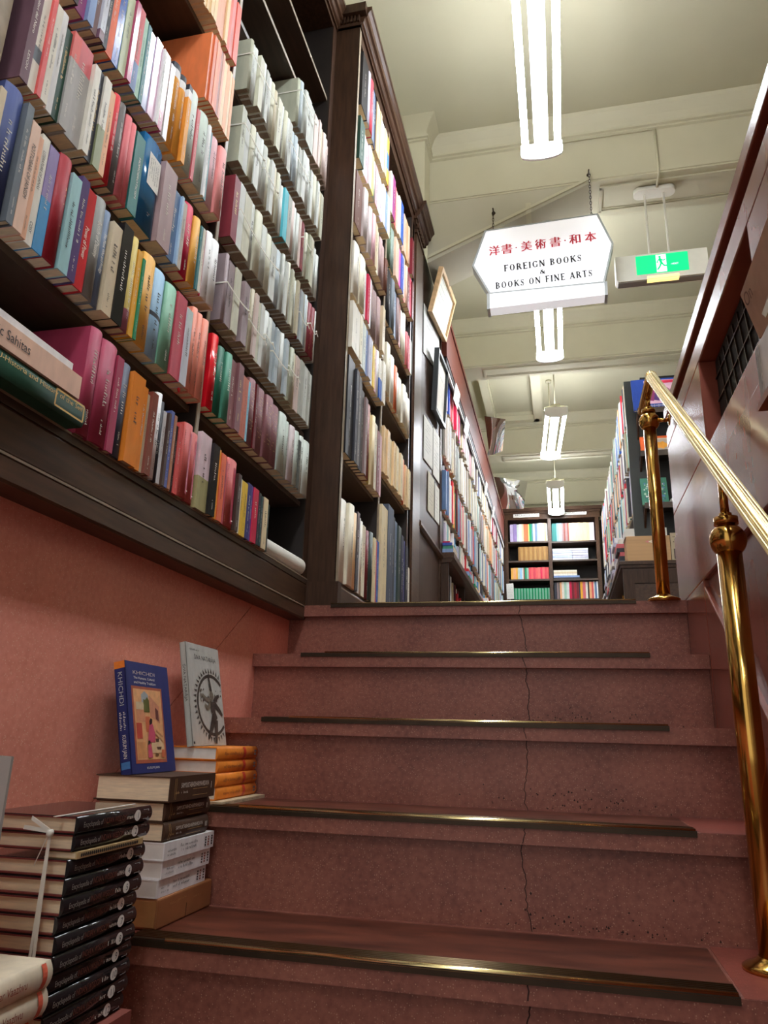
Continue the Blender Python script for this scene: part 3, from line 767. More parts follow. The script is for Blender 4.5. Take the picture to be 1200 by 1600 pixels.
def T_gilt(b, P, bulge, ax, ay, az, w, h, rnd):
    for f in (.86, .66, .24):
        b.add([P(.0006+bulge(-w*.42), -w*.42, h*f), P(.0006, 0, h*f), P(.0006+bulge(w*.42), w*.42, h*f), P(.0006+bulge(w*.42), w*.42, h*f+.0012), P(.0006, 0, h*f+.0012), P(.0006+bulge(w*.42), -w*.42, h*f+.0012)], [(0, 1, 4, 5), (1, 2, 3, 4)], M_GOLD)
    for f in (.80, .76, .72, .58, .54, .36, .30):
        ln = w*rnd.uniform(.45, .7); scribble(b, P(.0007+bulge(ln/2)*.6, -ln/2, h*f), ay, az, ln, .0035, M_GOLD, rnd)
def T_label(b, P, bulge, ax, ay, az, w, h, rnd):
    b.add([P(.0006, -w*.22, h*.48), P(.0006, w*.40, h*.48), P(.0006, w*.40, h*.84), P(.0006, -w*.22, h*.84)], [(0, 1, 2, 3)], M_PAPER)
    for i in range(5): scribble(b, P(.0010, -w*.14+i*w*.1, h*.80), -az, ay, h*rnd.uniform(.18, .28), w*.045, M_DTXT, rnd)
    scribble(b, P(.0006, 0, h*.2), -az, ay, h*.03, w*.14, M_INK, rnd)
def T_pattern(b, P, bulge, ax, ay, az, w, h, rnd):
    m = mat('pattern_rose', (196, 58, 88), .5, noise=.05)
    b.add([P(.0006+bulge(w*.06), w*.06, h*.07), P(.0006+bulge(w*.40), w*.40, h*.07), P(.0006+bulge(w*.40), w*.40, h*.9), P(.0006+bulge(w*.06), w*.06, h*.9)], [(0, 1, 2, 3)], m)
    for i in range(26):
        z = h*(.06+.86*i/26); b.add([P(.0006+bulge(w*.4), -w*.40, z), P(.0006+bulge(w*.2), -w*.04, z), P(.0006+bulge(w*.2), -w*.04, z+h*.012), P(.0006+bulge(w*.4), -w*.40, z+h*.012)], [(0, 1, 2, 3)], mat('pattern_brown', (150, 80, 66), .5, noise=.05))
    b.add([P(.0010, w*.16, h*.1), P(.0010, w*.3, h*.1), P(.0010, w*.3, h*.115), P(.0010, w*.16, h*.115)], [(0, 1, 2, 3)], M_LTXT)
def T_band(b, P, bulge, ax, ay, az, w, h, rnd):
    pass
def T_words(s, m, lo, hi, size=.5, off=0.0, extra=None):
    def f(b, P, bulge, ax, ay, az, w, h, rnd):
        lh = w*size; text(b, s, P(.0007+bulge(abs(off*w)+lh*.5), off*w-lh*.5, h*hi), -az, ay, lh, m, width=h*(hi-lo))
    f.extra = extra
    return f
def T_more(s, m, z, size, width):
    def f(b, P, bulge, ax, ay, az, w, h, rnd): text(b, s, P(.0007+bulge(w*size*.5), -w*size*.5, h*z), -az, ay, w*size, m, width=h*width)
    return f
SPECIAL = {('B', 0): T_words('I Colori del Nero', M_LTXT, .42, .80, .30, 0, T_more('LEXON', M_LTXT, .26, .26, .16)),
 ('B', 17): T_words('HOMOEROTICISM', M_LTXT, .2, .72, .2, .12), ('C', 3): T_words('POTTOBARI OF JAINISM', M_DTXT, .30, .80, .42, .05),
 ('C', 5): T_words('LITERATURE OF JAINAS', M_DTXT, .5, .86, .34, 0, T_more('COSY', M_INK, .2, .34, .1)),
 ('C', 7): T_words('Oxford companion', M_GOLD, .30, .74, .30, .14), ('C', 11): T_words('Bonds of Destiny', M_LTXT, .40, .76, .34),
 ('C', 12): T_words('The Monk Who and Prodigy', M_LTXT, .34, .76, .36), ('D', 9): T_words('AONI', M_LTXT, .34, .50, .55),
 ('C', 10): T_words('Power of Power', M_LTXT, .3, .62, .4, .05)}
def parse_cover(c, h):
    parts = c.split('^'); segs = []
    for p in parts:
        if '@' in p: k, f = p.split('@'); segs.append([None, k]); segs[-2 if len(segs) > 1 else -1][0] = segs[-2 if len(segs) > 1 else -1][0] or None; seg_f.append(float(f))
    return segs
def covers(c):
    """'a^b@.35' : a from the foot up to .35 of the height, then b."""
    parts = c.split('^'); ks = [parts[0]]; fs = []
    for p in parts[1:]:
        k, f = p.split('@'); ks.append(k); fs.append(float(f))
    return [(fs[i] if i < len(fs) else 1.0, ks[i]) for i in range(len(ks))]
def ord_(n):
    w = ['first', 'second', 'third', 'fourth', 'fifth', 'sixth', 'seventh', 'eighth', 'ninth', 'tenth', 'eleventh', 'twelfth']
    if n <= 12: return w[n-1]
    return '%d%s' % (n, 'th' if 10 < n % 100 < 14 else {1: 'st', 2: 'nd', 3: 'rd'}.get(n % 10, 'th'))
ROW_OF = []      # rows of (object, colour key, noun)
def label_row(row, where, group, noun='book'):
    ks = [word(k) for _, k, _ in row]; n = len(row); labs = []
    for i, (o, k, kind) in enumerate(row):
        if i == 0: s = '%s %s next to a %s one, leftmost on the %s' % (ks[0], kind, ks[1], where)
        elif i == n-1: s = '%s %s next to a %s one, rightmost on the %s' % (ks[-1], kind, ks[-2], where)
        else: s = '%s %s between %s and %s ones, %s' % (ks[i], kind, ks[i-1], ks[i+1], where)
        labs.append(s)
    for i, (o, k, kind) in enumerate(row):
        s = labs[i]
        if labs.count(s) > 1 or len(s.split()) > 16: s = '%s %s, %s from the left on the %s' % (ks[i], kind, ord_(i+1), where)
        tag(o, s, noun, group)
# ------------------------------------------------------------------ books of bookcase 1
WHERE = {'A': ('shelf above blue boxed book', 'books on the fourth shelf of the near bay'), 'B': ('third shelf, near bay', 'books on the third shelf of the near bay'), 'C': ('second shelf, near bay', 'books on the second shelf of the near bay'),
 'D': ('bottom shelf, near bay', 'books on the bottom shelf of the near bay'), 'O1': ('fifth shelf, near bay', 'orange and sand books high in the near bay'), 'O0': ('sixth shelf, near bay', 'sand coloured books highest in the near bay'),
 'r6': ('second shelf, far bay', 'books on the second shelf of the far bay'), 'r7': ('bottom shelf, far bay', 'books on the bottom shelf of the far bay')}
WHERE['A'] = ('fourth shelf, near bay', WHERE['A'][1])
ZROW = {'A': 1.215, 'B': .968, 'C': .722, 'D': .478, 'O1': 1.468, 'O0': 1.705, 'r6': .73, 'r7': .478}
rnd = random.Random(11)
for rk, (zr, ys, data) in ROWS.items():
    row = []; y = ys
    for i, ln in enumerate(data.strip().split('\n')):
        a = ln.split(); y1 = float(a[0]); c = a[1]; fl = a[2]; h = float(a[3])
        w = max(y1-y-.0007, .003)
        if not h: h = rnd.uniform(.195, .212)
        h = min(h, .226)
        if rk in ('O1', 'O0'): h = rnd.uniform(.196, .206)
        d = rnd.uniform(.165, .185) if not (rk == 'O1' and i == 0) else .235
        sgs = covers(c)
        tt = SPECIAL.get((rk, i))
        if tt is None:
            if 'K' in fl: tt = T_gilt
            elif 'A' in fl: tt = T_label
            elif 'P' in fl: tt = T_pattern
            elif 'G' in fl: tt = T_scribble(M_GOLD)
            elif 'W' in fl: tt = T_scribble(M_LTXT, size=.5)
            elif 'd' in fl: tt = T_scribble(M_DTXT)
            elif 'c' in fl or rk in ('O1', 'O0'): tt = None
            elif rk[0] == 'r' and PAL[sgs[0][1]][0] > 170 and 'g' not in fl: tt = T_scribble(M_DTXT, size=.3)
            else: tt = T_scribble(M_DTXT if sum(PAL[sgs[-1][1]]) > 470 else M_LTXT, size=.27)
        style = ('r' if 'r' in fl else 'p' if 'p' in fl else 'f')+('g' if 'g' in fl else '')
        xs = -.785+rnd.uniform(-.005, .004)
        o = book((xs, (y+y1)/2, ZROW[rk]), X3, Y3V, Z3, w, h, d, sgs, style, title=tt, rnd=rnd)
        kind = 'paperback' if 'p' in fl else 'hardback'
        if w > .032: kind = 'thick '+kind
        row.append((o, sgs[0][1], kind)); y = y1
        if 'B' in fl: pass
    label_row(row, *WHERE[rk])
# a few cream books of the bay nearest the camera, seen at the picture's corner
row = []; y = .48
for i in range(7):
    w = rnd.uniform(.026, .034); c = rnd.choice(('ivory', 'cream', 'stone', 'tan'))
    o = book((-.785, y+w/2, 1.215), X3, Y3V, Z3, w-.001, .2, .17, [(1, c)], 'f', title=T_scribble(M_DTXT), rnd=rnd); row.append((o, c, 'hardback')); y += w
label_row(row, 'corner shelf left of the near bay', 'cream books at the top left corner')
# books lying flat at the near end of the bottom shelf
row = []
def flat(y0, y1, z, w, xs, d, c, style, title=None, name='book'):
    return book((xs, y0, z+w/2), X3, Z3, Y3V, w, y1-y0, d, [(1, c)], style, title=title, rnd=rnd, name=name)
def T_flat(s, m, u0, u1, size, off=0.0, frame=None):       # lettering that reads along a lying spine
    def f(b, P, bulge, ax, ay, az, w, h, rnd):
        text(b, s, P(.0008+bulge(w*size*.5), -w*size*.5+off*w, h*u0), az, ay, w*size, m, width=h*(u1-u0))
        if frame:
            fr = [(.70, -.34), (.97, -.34), (.97, .34), (.70, .34)]
            for (a, c), (e, g) in zip(fr, fr[1:]+fr[:1]):
                p, q = P(.0008, c*w, a*h), P(.0008, g*w, e*h); dv = (q-p).normalized(); nn = dv.cross(ax)*.0016
                b.add([p-nn, q-nn, q+nn, p+nn], [(0, 1, 2, 3)], M_GOLD)
    return f
PAL['greenslate'] = (46, 84, 66)
o = flat(.742, 1.008, .4785, .040, -.762, .19, 'greenslate', 'r', T_flat('VISHNU-Historia and History of the Self', M_GOLD, .05, .96, .22, .18, True)); tag(o, 'thick dark green hardback with gold frame lying flat, lowest of three on bottom shelf', 'book', 'books lying flat at the corner of the bottom shelf')
o = flat(.742, .984, .519, .040, -.762, .185, 'peach', 'p', T_flat('Indic Sahitas', M_DTXT, .10, .48, .4, .05)); tag(o, 'thick peach paperback lying flat between a green and a white book, bottom shelf', 'book', 'books lying flat at the corner of the bottom shelf')
o = flat(.742, .962, .5596, .014, -.766, .18, 'white', 'p'); tag(o, 'thin white paperback lying flat on top of the thick peach one, bottom shelf', 'book', 'books lying flat at the corner of the bottom shelf')

# grey bound volumes of the far bay, tied in bundles with cotton tape
VROWS = [('r5', .972, 1.487, 2.187, 26, 'third', .185), ('r4', 1.215, 1.490, 2.186, 25, 'fourth', .19), ('r3', 1.46, 1.500, 2.19, 26, 'fifth', .18), ('r2', 1.71, 1.508, 2.19, 27, 'sixth', .185), ('r1', 1.957, 1.884, 2.222, 11, 'seventh', .192)]
TONES = {'r5': ['vplum']*2+['vcream', 'vpink', 'vplum', 'vlight', 'vtan', 'vpink', 'vcream', 'vlight', 'vlight', 'vgrey', 'vblue', 'vblue', 'vgrey', 'vlight', 'vblue', 'volive', 'volive', 'vtan', 'vpink', 'vgrey', 'vlight', 'vgrey', 'vlight', 'vgrey'],
 'r4': ['vmaroon', 'vlight', 'vcream', 'vgrey', 'vcream', 'vgrey', 'vcream', 'vlight', 'vblue', 'vgrey', 'vlight', 'vcream', 'vgrey', 'vcream', 'volive', 'vlight', 'vtan', 'vmaroon', 'vblue', 'vgrey', 'vblue', 'vlight', 'vmaroon', 'vmaroon', 'vlight'],
 'r3': ['volive', 'vgrey', 'vcream', 'vlight', 'vlight', 'vgrey', 'vcream', 'vlight', 'vtan', 'vcream', 'vgrey', 'vlight', 'cyan', 'vgrey', 'vpink', 'vlight', 'vlight', 'vpink', 'vmaroon', 'vgrey', 'vcream', 'volive', 'vcream', 'vlight', 'vgrey', 'vlight'],
 'r2': ['volive', 'vlight', 'vlight', 'vcream', 'vlight', 'vgrey', 'vlight', 'vcream', 'vtan', 'vcream', 'vlight', 'vcream', 'vlight', 'vgrey', 'vblue', 'vblue', 'vlight', 'vgrey', 'vlight', 'vlight', 'vgrey', 'vlight', 'vcream', 'vlight', 'vlight', 'vtan', 'vcream'],
 'r1': ['volive', 'vblue', 'vgrey', 'vgrey', 'vgrey', 'vpink', 'vpink', 'vtan', 'vpink', 'vpink', 'vpink']}
tape_n = 0
def tape(y0, y1, z, xs, where, slack=.006):
    b = MB(); n = 14
    for k in range(n):
        a = k/n; c = (k+1)/n
        f = lambda t: (xs+.0075+.002*math.sin(math.pi*t), y0+(y1-y0)*t, z-slack*math.sin(math.pi*t))
        p, q = V(f(a)), V(f(c)); b.obox(p+V((0, 0, -.0022)), V((.0009, 0, 0)), q-p, V((0, 0, .0044)), M_STRING)
    b.box(xs-.165, xs+.0075, y0-.0012, y0-.0004, z-.0022, z+.0022, M_STRING)
    # knot with two short ends
    b.lathe((xs+.009, y1-.012, z-.003), [(.0008, -.004), (.0035, -.002), (.0035, .002), (.0008, .004)], M_STRING, n=8)
    b.obox((xs+.008, y1-.012, z-.003), (.001, 0, 0), (.002, .016, -.012), (0, .001, .004), M_STRING)
    mk('cotton_tape', b, label=where, cat='tape', group='cotton tapes around the grey volumes')
for rk, z, y0, y1, n, nm, hh in VROWS:
    ws = [rnd.uniform(.7, 1.35) for _ in range(n)]
    if rk == 'r4': ws = [1.3]+[rnd.uniform(1.2, 1.7) for _ in range(8)]+[rnd.uniform(.6, .9) for _ in range(13)]+[1.2, 1.2, .6]
    s = sum(ws); y = y0; row = []; edges = []
    for i in range(n):
        w = (y1-y0)*ws[i]/s; c = TONES[rk][i]
        h = hh+rnd.uniform(-.008, .008); st = 'r' if rnd.random() < .6 else 'f'
        o = book((-.785+rnd.uniform(-.006, .005), y+w/2, z), X3, Y3V, Z3, w-.0012, h, .175 if not (rk == 'r1' and i == 0) else .24, [(1, c)], st, name='bound_volume', rnd=rnd,
                 page=mat('grey_page_edges', (150, 132, 112), .85, noise=.15, scale=200), title=(T_scribble(M_GOLD, size=.3) if c == 'vmaroon' else T_scribble(M_DTXT, size=.26, sub=False) if rnd.random() < .45 else None), inset=.002)
        row.append((o, c, 'bound volume')); edges.append(y); y += w
    edges.append(y)
    label_row(row, '%s shelf, far bay' % nm, 'bound volumes on the %s shelf of the far bay' % nm, 'bound volume')
    bundles = {'r5': ((0, 5), (5, 10), (10, 12), (12, 17), (17, 20)), 'r4': ((1, 8), (17, 21), (22, 24)), 'r3': ((0, 5), (5, 9), (18, 22)), 'r2': ((0, 8), (13, 20)), 'r1': ((0, 5),)}[rk]
    for j, (a, e) in enumerate(bundles):
        tape(edges[a], edges[e], z+hh*(.66 if rk in ('r2', 'r3', 'r1') else .56)-.02*(j % 2), -.785, '%s white cotton tape from the left on the %s shelf of grey volumes' % (ord_(j+1), nm) if len(bundles) > 1 else 'single white cotton tape round the five grey volumes on the %s shelf' % nm, .02 if rk in ('r4',) else .008)
b = MB().cyl((-.83, 1.905, .5075), (-.815, 2.215, .5075), .0288, M_PAPER, n=24, caps=False)
b.cyl((-.83, 1.905, .5075), (-.815, 2.215, .5075), .0255, M_PAPER, n=24, caps=False).cyl((-.83, 1.93, .5075), (-.8163, 2.19, .5075), .0254, M_DARK, n=24)
mk('poster_roll', b, label='rolled white poster lying in the empty end of the bottom shelf', cat='poster roll')
b = MB().lathe((-.7955, 1.345, .712), [(.001, 0), (.0055, .001), (.0055, .003), (.001, .004)], mat('red_sticker', (226, 30, 48), .5, noise=0), n=14, axis=X3)
mk('round_sticker', b, label='small round red sticker on the shelf edge under the crimson book', cat='sticker')

# ------------------------------------------------------------------ books of bookcase 2
def fill(y0, y1, z, hs, items, where, group, xs=-.690, d=.2, gap=.0008, style=None):
    tot = sum(i[1] for i in items); y = y0; row = []
    for it in items:
        c, w = it[0], it[1]*(y1-y0)/tot; h = hs*(it[2] if len(it) > 2 else rnd.uniform(.93, 1.0)); st = it[3] if len(it) > 3 else rnd.choice('rfp')
        ks = covers(c); light = sum(PAL[ks[-1][1]]) > 470
        tt = T_gilt if 'K' in st else T_scribble(M_DTXT if light else M_LTXT, size=.26)
        o = book((xs+rnd.uniform(-.008, .006), y+w/2, z), X3, Y3V, Z3, max(w-gap, .003), h, d, ks, st.replace('K', ''), title=tt, rnd=rnd)
        row.append((o, ks[0][1], 'paperback' if st[0] == 'p' else 'hardback')); y += w
    label_row(row, where, group)
A0, A1, B0, B1 = 2.296, 2.808, 2.836, 3.39
fill(A0, A1, 2.415, .27, [('black', 2.0, 1, 'f'), ('lavgrey', .9), ('pinkred', 1.1, 1, 'r'), ('bluegrey', .8), ('navyblack', .8), ('sand', 1.2, .98, 'f'), ('tan', .7), ('white', 1.1, .9, 'p'), ('tan', .9, .9), ('yellow^azure@.3^yellow@.66', 1.1, .92, 'p'), ('maroon', .8, .86)], 'top shelf, landing case left', 'books on the top left shelf of the landing bookcase')
fill(A0, A1, 2.155, .205, [('forest', 1.5, 1, 'f'), ('white', .8, .95, 'p'), ('dustypink', .9, .92, 'p'), ('white', .8, .93, 'p'), ('lemon', .9, .92, 'p'), ('celadon', .9, .9), ('dustypink', .9), ('whitegloss', 1.0, .9, 'p'), ('lilac', .9), ('white', .9), ('powder', .8), ('vellum', 1)], 'second highest, landing case left', 'books on the second shelf from the top, landing bookcase')
fill(A0, A1, 1.862, .235, [('bindbrown', 2.0, 1.02, 'f'), ('dustywhite', 1.3, .98, 'r'), ('dustywhite', 1, .95, 'rK'), ('dustywhite', 1, .95, 'rK'), ('dustypink', 1, .95, 'rK'), ('tan', .8, .9), ('vellum', .8, .9), ('mauve', 1.2, .84, 'rK'), ('mauve', 1.2, .84, 'rK'), ('bindbrown', 1.0, .7)], 'third highest, landing case left', 'books on the third shelf from the top, landing bookcase')
fill(A0, A1, 1.552, .225, [('ivory', 1.6, 1, 'r'), ('vellum', 1.6, .98, 'r'), ('white', .8, .95, 'p'), ('crimson', .7, .92, 'p'), ('white', .8), ('taupe', 1.2, .98, 'rK'), ('taupe', 1.2, .98, 'rK'), ('mauve', 1.2, 1, 'rK'), ('tan', .9, .95, 'f'), ('white', .7)], 'fourth highest, landing case left', 'books on the fourth shelf from the top, landing bookcase')
fill(A0, A1, 1.33, .20, [('ivory', 2.2, .95, 'f'), ('vellum', .8), ('white', .7), ('palecel', .8), ('powder', .7), ('lavgrey', 1, .9), ('white', .9), ('yellow', .7, .9, 'p'), ('dustypink', .8), ('white', .8), ('royal^ivory@.5', .9, .9, 'p'), ('ivory', 1)], 'third lowest, landing case left', 'books on the third shelf from below, landing bookcase')
fill(A0, A1, .925, .375, [('black', 1.8, 1, 'f'), ('charcoal', .7, .96, 'f'), ('darkgrey', .7, .93, 'f'), ('charcoal', .7, .9, 'f'), ('darkgrey', .7, .86, 'f'), ('taupe', .7, .82, 'f'), ('brown', 1.2, .80, 'rK'), ('khaki', .9, .78, 'rK'), ('creambook', .9, .78, 'rK'), ('vellum', .9, .74), ('maroon', .9, .7, 'p'), ('dustypink', .8, .7, 'p')], 'second lowest, landing case left', 'tall books on the second shelf from below, landing bookcase')
fill(A0, A1, .478, .285, [('ivory', 1.6, .99, 'r'), ('vellum', 1.6, 1, 'r'), ('sand', 1, .95, 'r'), ('charcoal', .8, 1, 'fg'), ('white', .8, .97, 'p'), ('ivory', 1.0, .95, 'r'), ('vellum', 1, .93), ('maroon', 1.1, .9, 'r'), ('darkgreen', 1.2, .92, 'r'), ('creambook', .8, .88), ('pinkred', .8, .87, 'p'), ('royal', .9, .9, 'f')], 'bottom shelf, landing case left', 'books on the bottom left shelf of the landing bookcase')
fill(B0, B1, 2.335, .235, [('ivory', .8), ('magenta', 1.2, .98, 'f'), ('salmon', 1.0, .98), ('peach', .8), ('ivory', .9), ('royal', 1.2, .95, 'p'), ('blush', .9), ('peach', 1.2), ('apricot', 1.1), ('peach', .9), ('crimson', 1.2, .95), ('maroon', 1.0, .95)], 'top shelf, landing case right', 'books on the top right shelf of the landing bookcase')
fill(B0, B1, 2.075, .225, [('olive', 1.6, 1, 'r'), ('greygreen', 1.4, .98, 'r'), ('peach', 1.5, .95, 'p'), ('pink', 1, .9, 'p'), ('cobalt', 1.1, .88), ('ivory', .8), ('salmonpink', .9), ('peach', .9), ('maroon', 1.0), ('crimson', 1.2), ('darkred', 1)], 'second highest, landing case right', 'books on the second highest right shelf, landing bookcase')
fill(B0, B1, 1.765, .265, [('black', 1.6, 1, 'r'), ('slate', 1.4, .97, 'r'), ('bluegrey', 1, .9), ('taupe', 1, .85, 'rK'), ('brown', .9, .85), ('vellum', 1.2, .82, 'rK'), ('vellum', 1.2, .8, 'rK'), ('ivory', 1), ('rose', .9, .7), ('rosered', .9, .7), ('ivory', .8, .7)], 'third highest, landing case right', 'books on the third highest right shelf, landing bookcase')
fill(B0, B1, 1.415, .235, [('vellum', 1.2, 1, 'r'), ('sand', .9, .98, 'r'), ('ivory', 1.3, 1, 'r'), ('terracotta', 1, .93, 'rK'), ('ivory', .8, .9), ('vellum', 1.2, .88, 'rK'), ('ivory', 1.2, .86, 'rK'), ('vellum', 1.3, .84, 'rK'), ('ivory', 1.3, .84, 'rK')], 'third lowest, landing case right', 'vellum coloured books on the third lowest right shelf')
fill(B0, B1, 1.045, .215, [('sand', 1, .97, 'f')]*3+[('creambook', 1, .96, 'f'), ('sand', 1, .97, 'f'), ('creambook', 1, .95, 'f'), ('sand', 1, .94, 'f'), ('creambook', 1, .95, 'f'), ('sand', 1, .95, 'f'), ('vermilion', 1.3, 1, 'r'), ('sand', 1, .93, 'f'), ('creambook', 1, .9, 'f')], 'second lowest, landing case right', 'sand coloured set on the second lowest right shelf')
fill(B0, B1, .478, .46, [('creambook', 2.2, .93, 'f'), ('slatedark', 2.2, 1, 'f'), ('charcoal', 1.3, .96, 'f'), ('bluegrey', 1.0, .94, 'f'), ('darkgreen', 1.2, .92, 'f'), ('navyblack', 1.1, .86, 'f'), ('indigo', 1.0, .84, 'f'), ('charcoal', 1.0, .8, 'f'), ('ivory', .8, .6, 'p')], 'bottom shelf, landing case right', 'tall books on the bottom right shelf of the landing bookcase')

# ------------------------------------------------------------------ the rest of the shop's books, too many and too far to count
far = MB()
FARP = ['ivory', 'white', 'tan', 'sand', 'celadon', 'powder', 'lavgrey', 'dustypink', 'red', 'royal', 'green', 'charcoal', 'mustard', 'maroon', 'vellum', 'babyblue', 'paleteal', 'cream', 'salmon', 'bluegrey']
def fb(x0, x1, y0, y1, z0, z1, c):
    far.box(x0, x1, y0, y1, z0, z1, cm(c, False, False))
    e = .003
    if z1-z0 > .1: far.box(x0+.002, x1-.002, y0+e*.5, y1-e*.5, z0-.001, z0, M_PAGE)
PALE = ['ivory', 'white', 'charcoal', 'taupe', 'white', 'lavgrey', 'powder', 'celadon', 'tan', 'vellum', 'paleteal', 'cream']
def farrow(y0, y1, z, hmin, hmax, pal, x=-.69, d=.2, sgn=1, wmin=.014, wmax=.045):
    y = y0
    while y < y1-.01:
        w = min(rnd.uniform(wmin, wmax), y1-y); j = rnd.uniform(-.012, .012); h = rnd.uniform(hmin, hmax)
        if rnd.random() > .03: fb(x+j-(d if sgn > 0 else 0), x+j+(0 if sgn > 0 else d), y, y+w-.001, z, z+h, rnd.choice(pal))
        y += w
for k in range(6):
    ya = Y3+(Y3E-Y3-.03)*k/6+.032; yb = Y3+(Y3E-Y3-.03)*(k+1)/6-.002
    top = [['cobalt', 'white', 'crimson', 'rose', 'salmon', 'crimson', 'rosered', 'dustypink'], ['dustypink', 'dustywhite', 'tan', 'tan', 'ivory'], PALE+['charcoal'], ['tan', 'stone', 'ivory'], ['crimson', 'maroon', 'black', 'white'], PALE][k]
    farrow(ya, yb, 2.13, .27, .36, top); farrow(ya, yb, 1.755, .25, .33, [['stone', 'tan', 'stonegrey', 'white', 'celadon'], PALE+['tan', 'stone'], PALE, ['apricot', 'tan', 'ivory'], PALE+['crimson'], PALE][k])
    farrow(ya, yb, 1.38, .26, .33, [['maroon', 'scarlet', 'yellow', 'steelblue', 'green', 'white'], PALE+['salmon', 'rose'], PALE+['powder', 'bluegrey'], PALE+['apricot', 'coral'], PALE+['azure', 'green'], PALE+['green']][k])
    farrow(ya, yb, 1.09, .22, .27, PALE+['azure', 'red', 'mustard', 'ivory'], x=-.71)
    farrow(ya+.05, yb, .74, .18, .26, ['red', 'charcoal', 'tan', 'maroon', 'white'], x=-.69, d=.18); farrow(ya+.05, yb, .46, .18, .24, FARP, x=-.69, d=.18)
y = Y3+.9
while y < Y3E-.3:                  # low piles lying on the ledge farther down the aisle
    z = 1.09
    for q in range(rnd.randint(1, 4)):
        t = rnd.uniform(.018, .04); fb(-.80, -.635+rnd.uniform(-.02, .01), y, y+rnd.uniform(.16, .2), z, z+t, rnd.choice(FARP)); z += t+.0005
    y += .25
# back bookcase
def backrow(x0, x1, z, cols, h, y=YB+.03, hv=.04):
    w = (x1-x0)/sum(c[1] for c in cols); x = x0
    for c, k in cols:
        hh = h*rnd.uniform(1-hv, 1); b0 = x; x += w*k
        far.box(b0, x-.001, y+rnd.uniform(0, .006), y+.18, z, z+hh, cm(c, False, False))
backrow(-.60, -.118, 2.463, [('lilac', 1.2), ('violet', 1.4), ('celadon', .8), ('white', 1), ('tan', .8), ('vermilion', 1), ('terracotta', .8), ('lemon', .4), ('green', .8), ('tealdeep', .6), ('white', .7), ('bluegrey', .9), ('mint', .7), ('lavgrey', 1.3), ('peach', .8), ('apricot', .5), ('ivory', .6)], .25)
backrow(-.062, .47, 2.452, [('teal', 1.8), ('skyblue', .8), ('babyblue', 1.2), ('taupe', .7), ('brown', .7), ('taupe', .7), ('brown', .7)]+[('sand', 1.1)]*7+[('blush', 1.8)], .25, hv=.02)
PAL['oldgold'] = (140, 100, 54); PAL['oldgoldpale'] = (160, 122, 70)
backrow(-.50, -.118, 2.207, [('oldgold', 1), ('oldgoldpale', 1)]*6+[('oldgold', 1)], .19, hv=.01)
for q in range(5): far.box(-.062, .18, YB+.03, YB+.2, 2.207+q*.031, 2.207+q*.031+.027, cm('silverblue' if q % 2 else 'white')); far.box(.185, .38, YB+.03, YB+.2, 2.207+q*.031, 2.207+q*.031+.027, cm('lavgrey' if q % 2 else 'silver'))
backrow(-.60, -.118, 1.962, [('mustard', 1.2), ('apricot', 1.3), ('amber', .8), ('celadon', 1), ('babyblue', 1.2), ('cream', .6), ('brown', .6), ('green', .9), ('seagreen', 1)]+[('pinkred', 1.2), ('coral', 1)]*2+[('salmon', 1.3), ('redgloss', 1), ('salmon', 1), ('pinkred', 1.2), ('coral', .9)], .16)
for q, (c, w) in enumerate((('charcoal', .33), ('powder', .32), ('ivory', .29), ('tan', .29), ('vellum', .29))): far.box(-.06, -.06+w, YB+.03, YB+.2, 1.957+q*.024, 1.957+q*.024+.022, cm(c))
backrow(-.57, -.118, 1.70, [('green', 1), ('seagreen', .8)]*12, .15, hv=.02)
backrow(-.06, .48, 1.70, [('charcoal', 1.2), ('taupe', .6), ('darkgrey', .6), ('apricot', .8), ('cream', 1), ('mint', 1), ('palecel', 1.2), ('crimson', 1), ('maroon', 1), ('oxred', 1), ('maroon', 1), ('charcoal', .6), ('amber', 1), ('rose', 1.2), ('ivory', .9), ('black', .6), ('apricot', 1), ('coral', .8), ('cream', .5), ('steelblue', .8), ('white', .6)], .225)
backrow(-.60, -.118, 1.1, [(rnd.choice(FARP), rnd.uniform(.6, 1.2)) for _ in range(18)], .24); backrow(-.06, .47, 1.1, [(rnd.choice(FARP), rnd.uniform(.6, 1.2)) for _ in range(18)], .24)
# right of the aisle
RP = PALE+['red', 'forest', 'dustypink', 'charcoal', 'mint', 'apricot', 'royal']
for z, h1, h2 in ((1.98, .22, .30), (1.70, .21, .26), (1.39, .24, .29)): farrow(Y5+.06, Y5E, z, h1, h2, RP, x=XB5, d=.2, sgn=-1, wmin=.010, wmax=.034)
y = Y5+.2
while y < Y5E-.2:
    z = 1.056
    for q in range(rnd.randint(5, 9)):
        t = rnd.uniform(.018, .034); fb(.372+rnd.uniform(0, .02), .56, y, y+rnd.uniform(.18, .22), z, z+t, rnd.choice(['slate', 'white', 'ivory', 'charcoal', 'lavgrey', 'stone', 'rose'])); z += t+.0005
    y += .25
farrow(Y5+.06, Y5E, .72, .18, .26, FARP, x=.43, d=.1, sgn=-1); farrow(Y5+.06, Y5E, H1+.08, .18, .22, FARP, x=.43, d=.1, sgn=-1)
mk('distant_books', far, label='rows of books filling the farther shelves along both sides and the back of the shop', cat='books', kind='stuff')
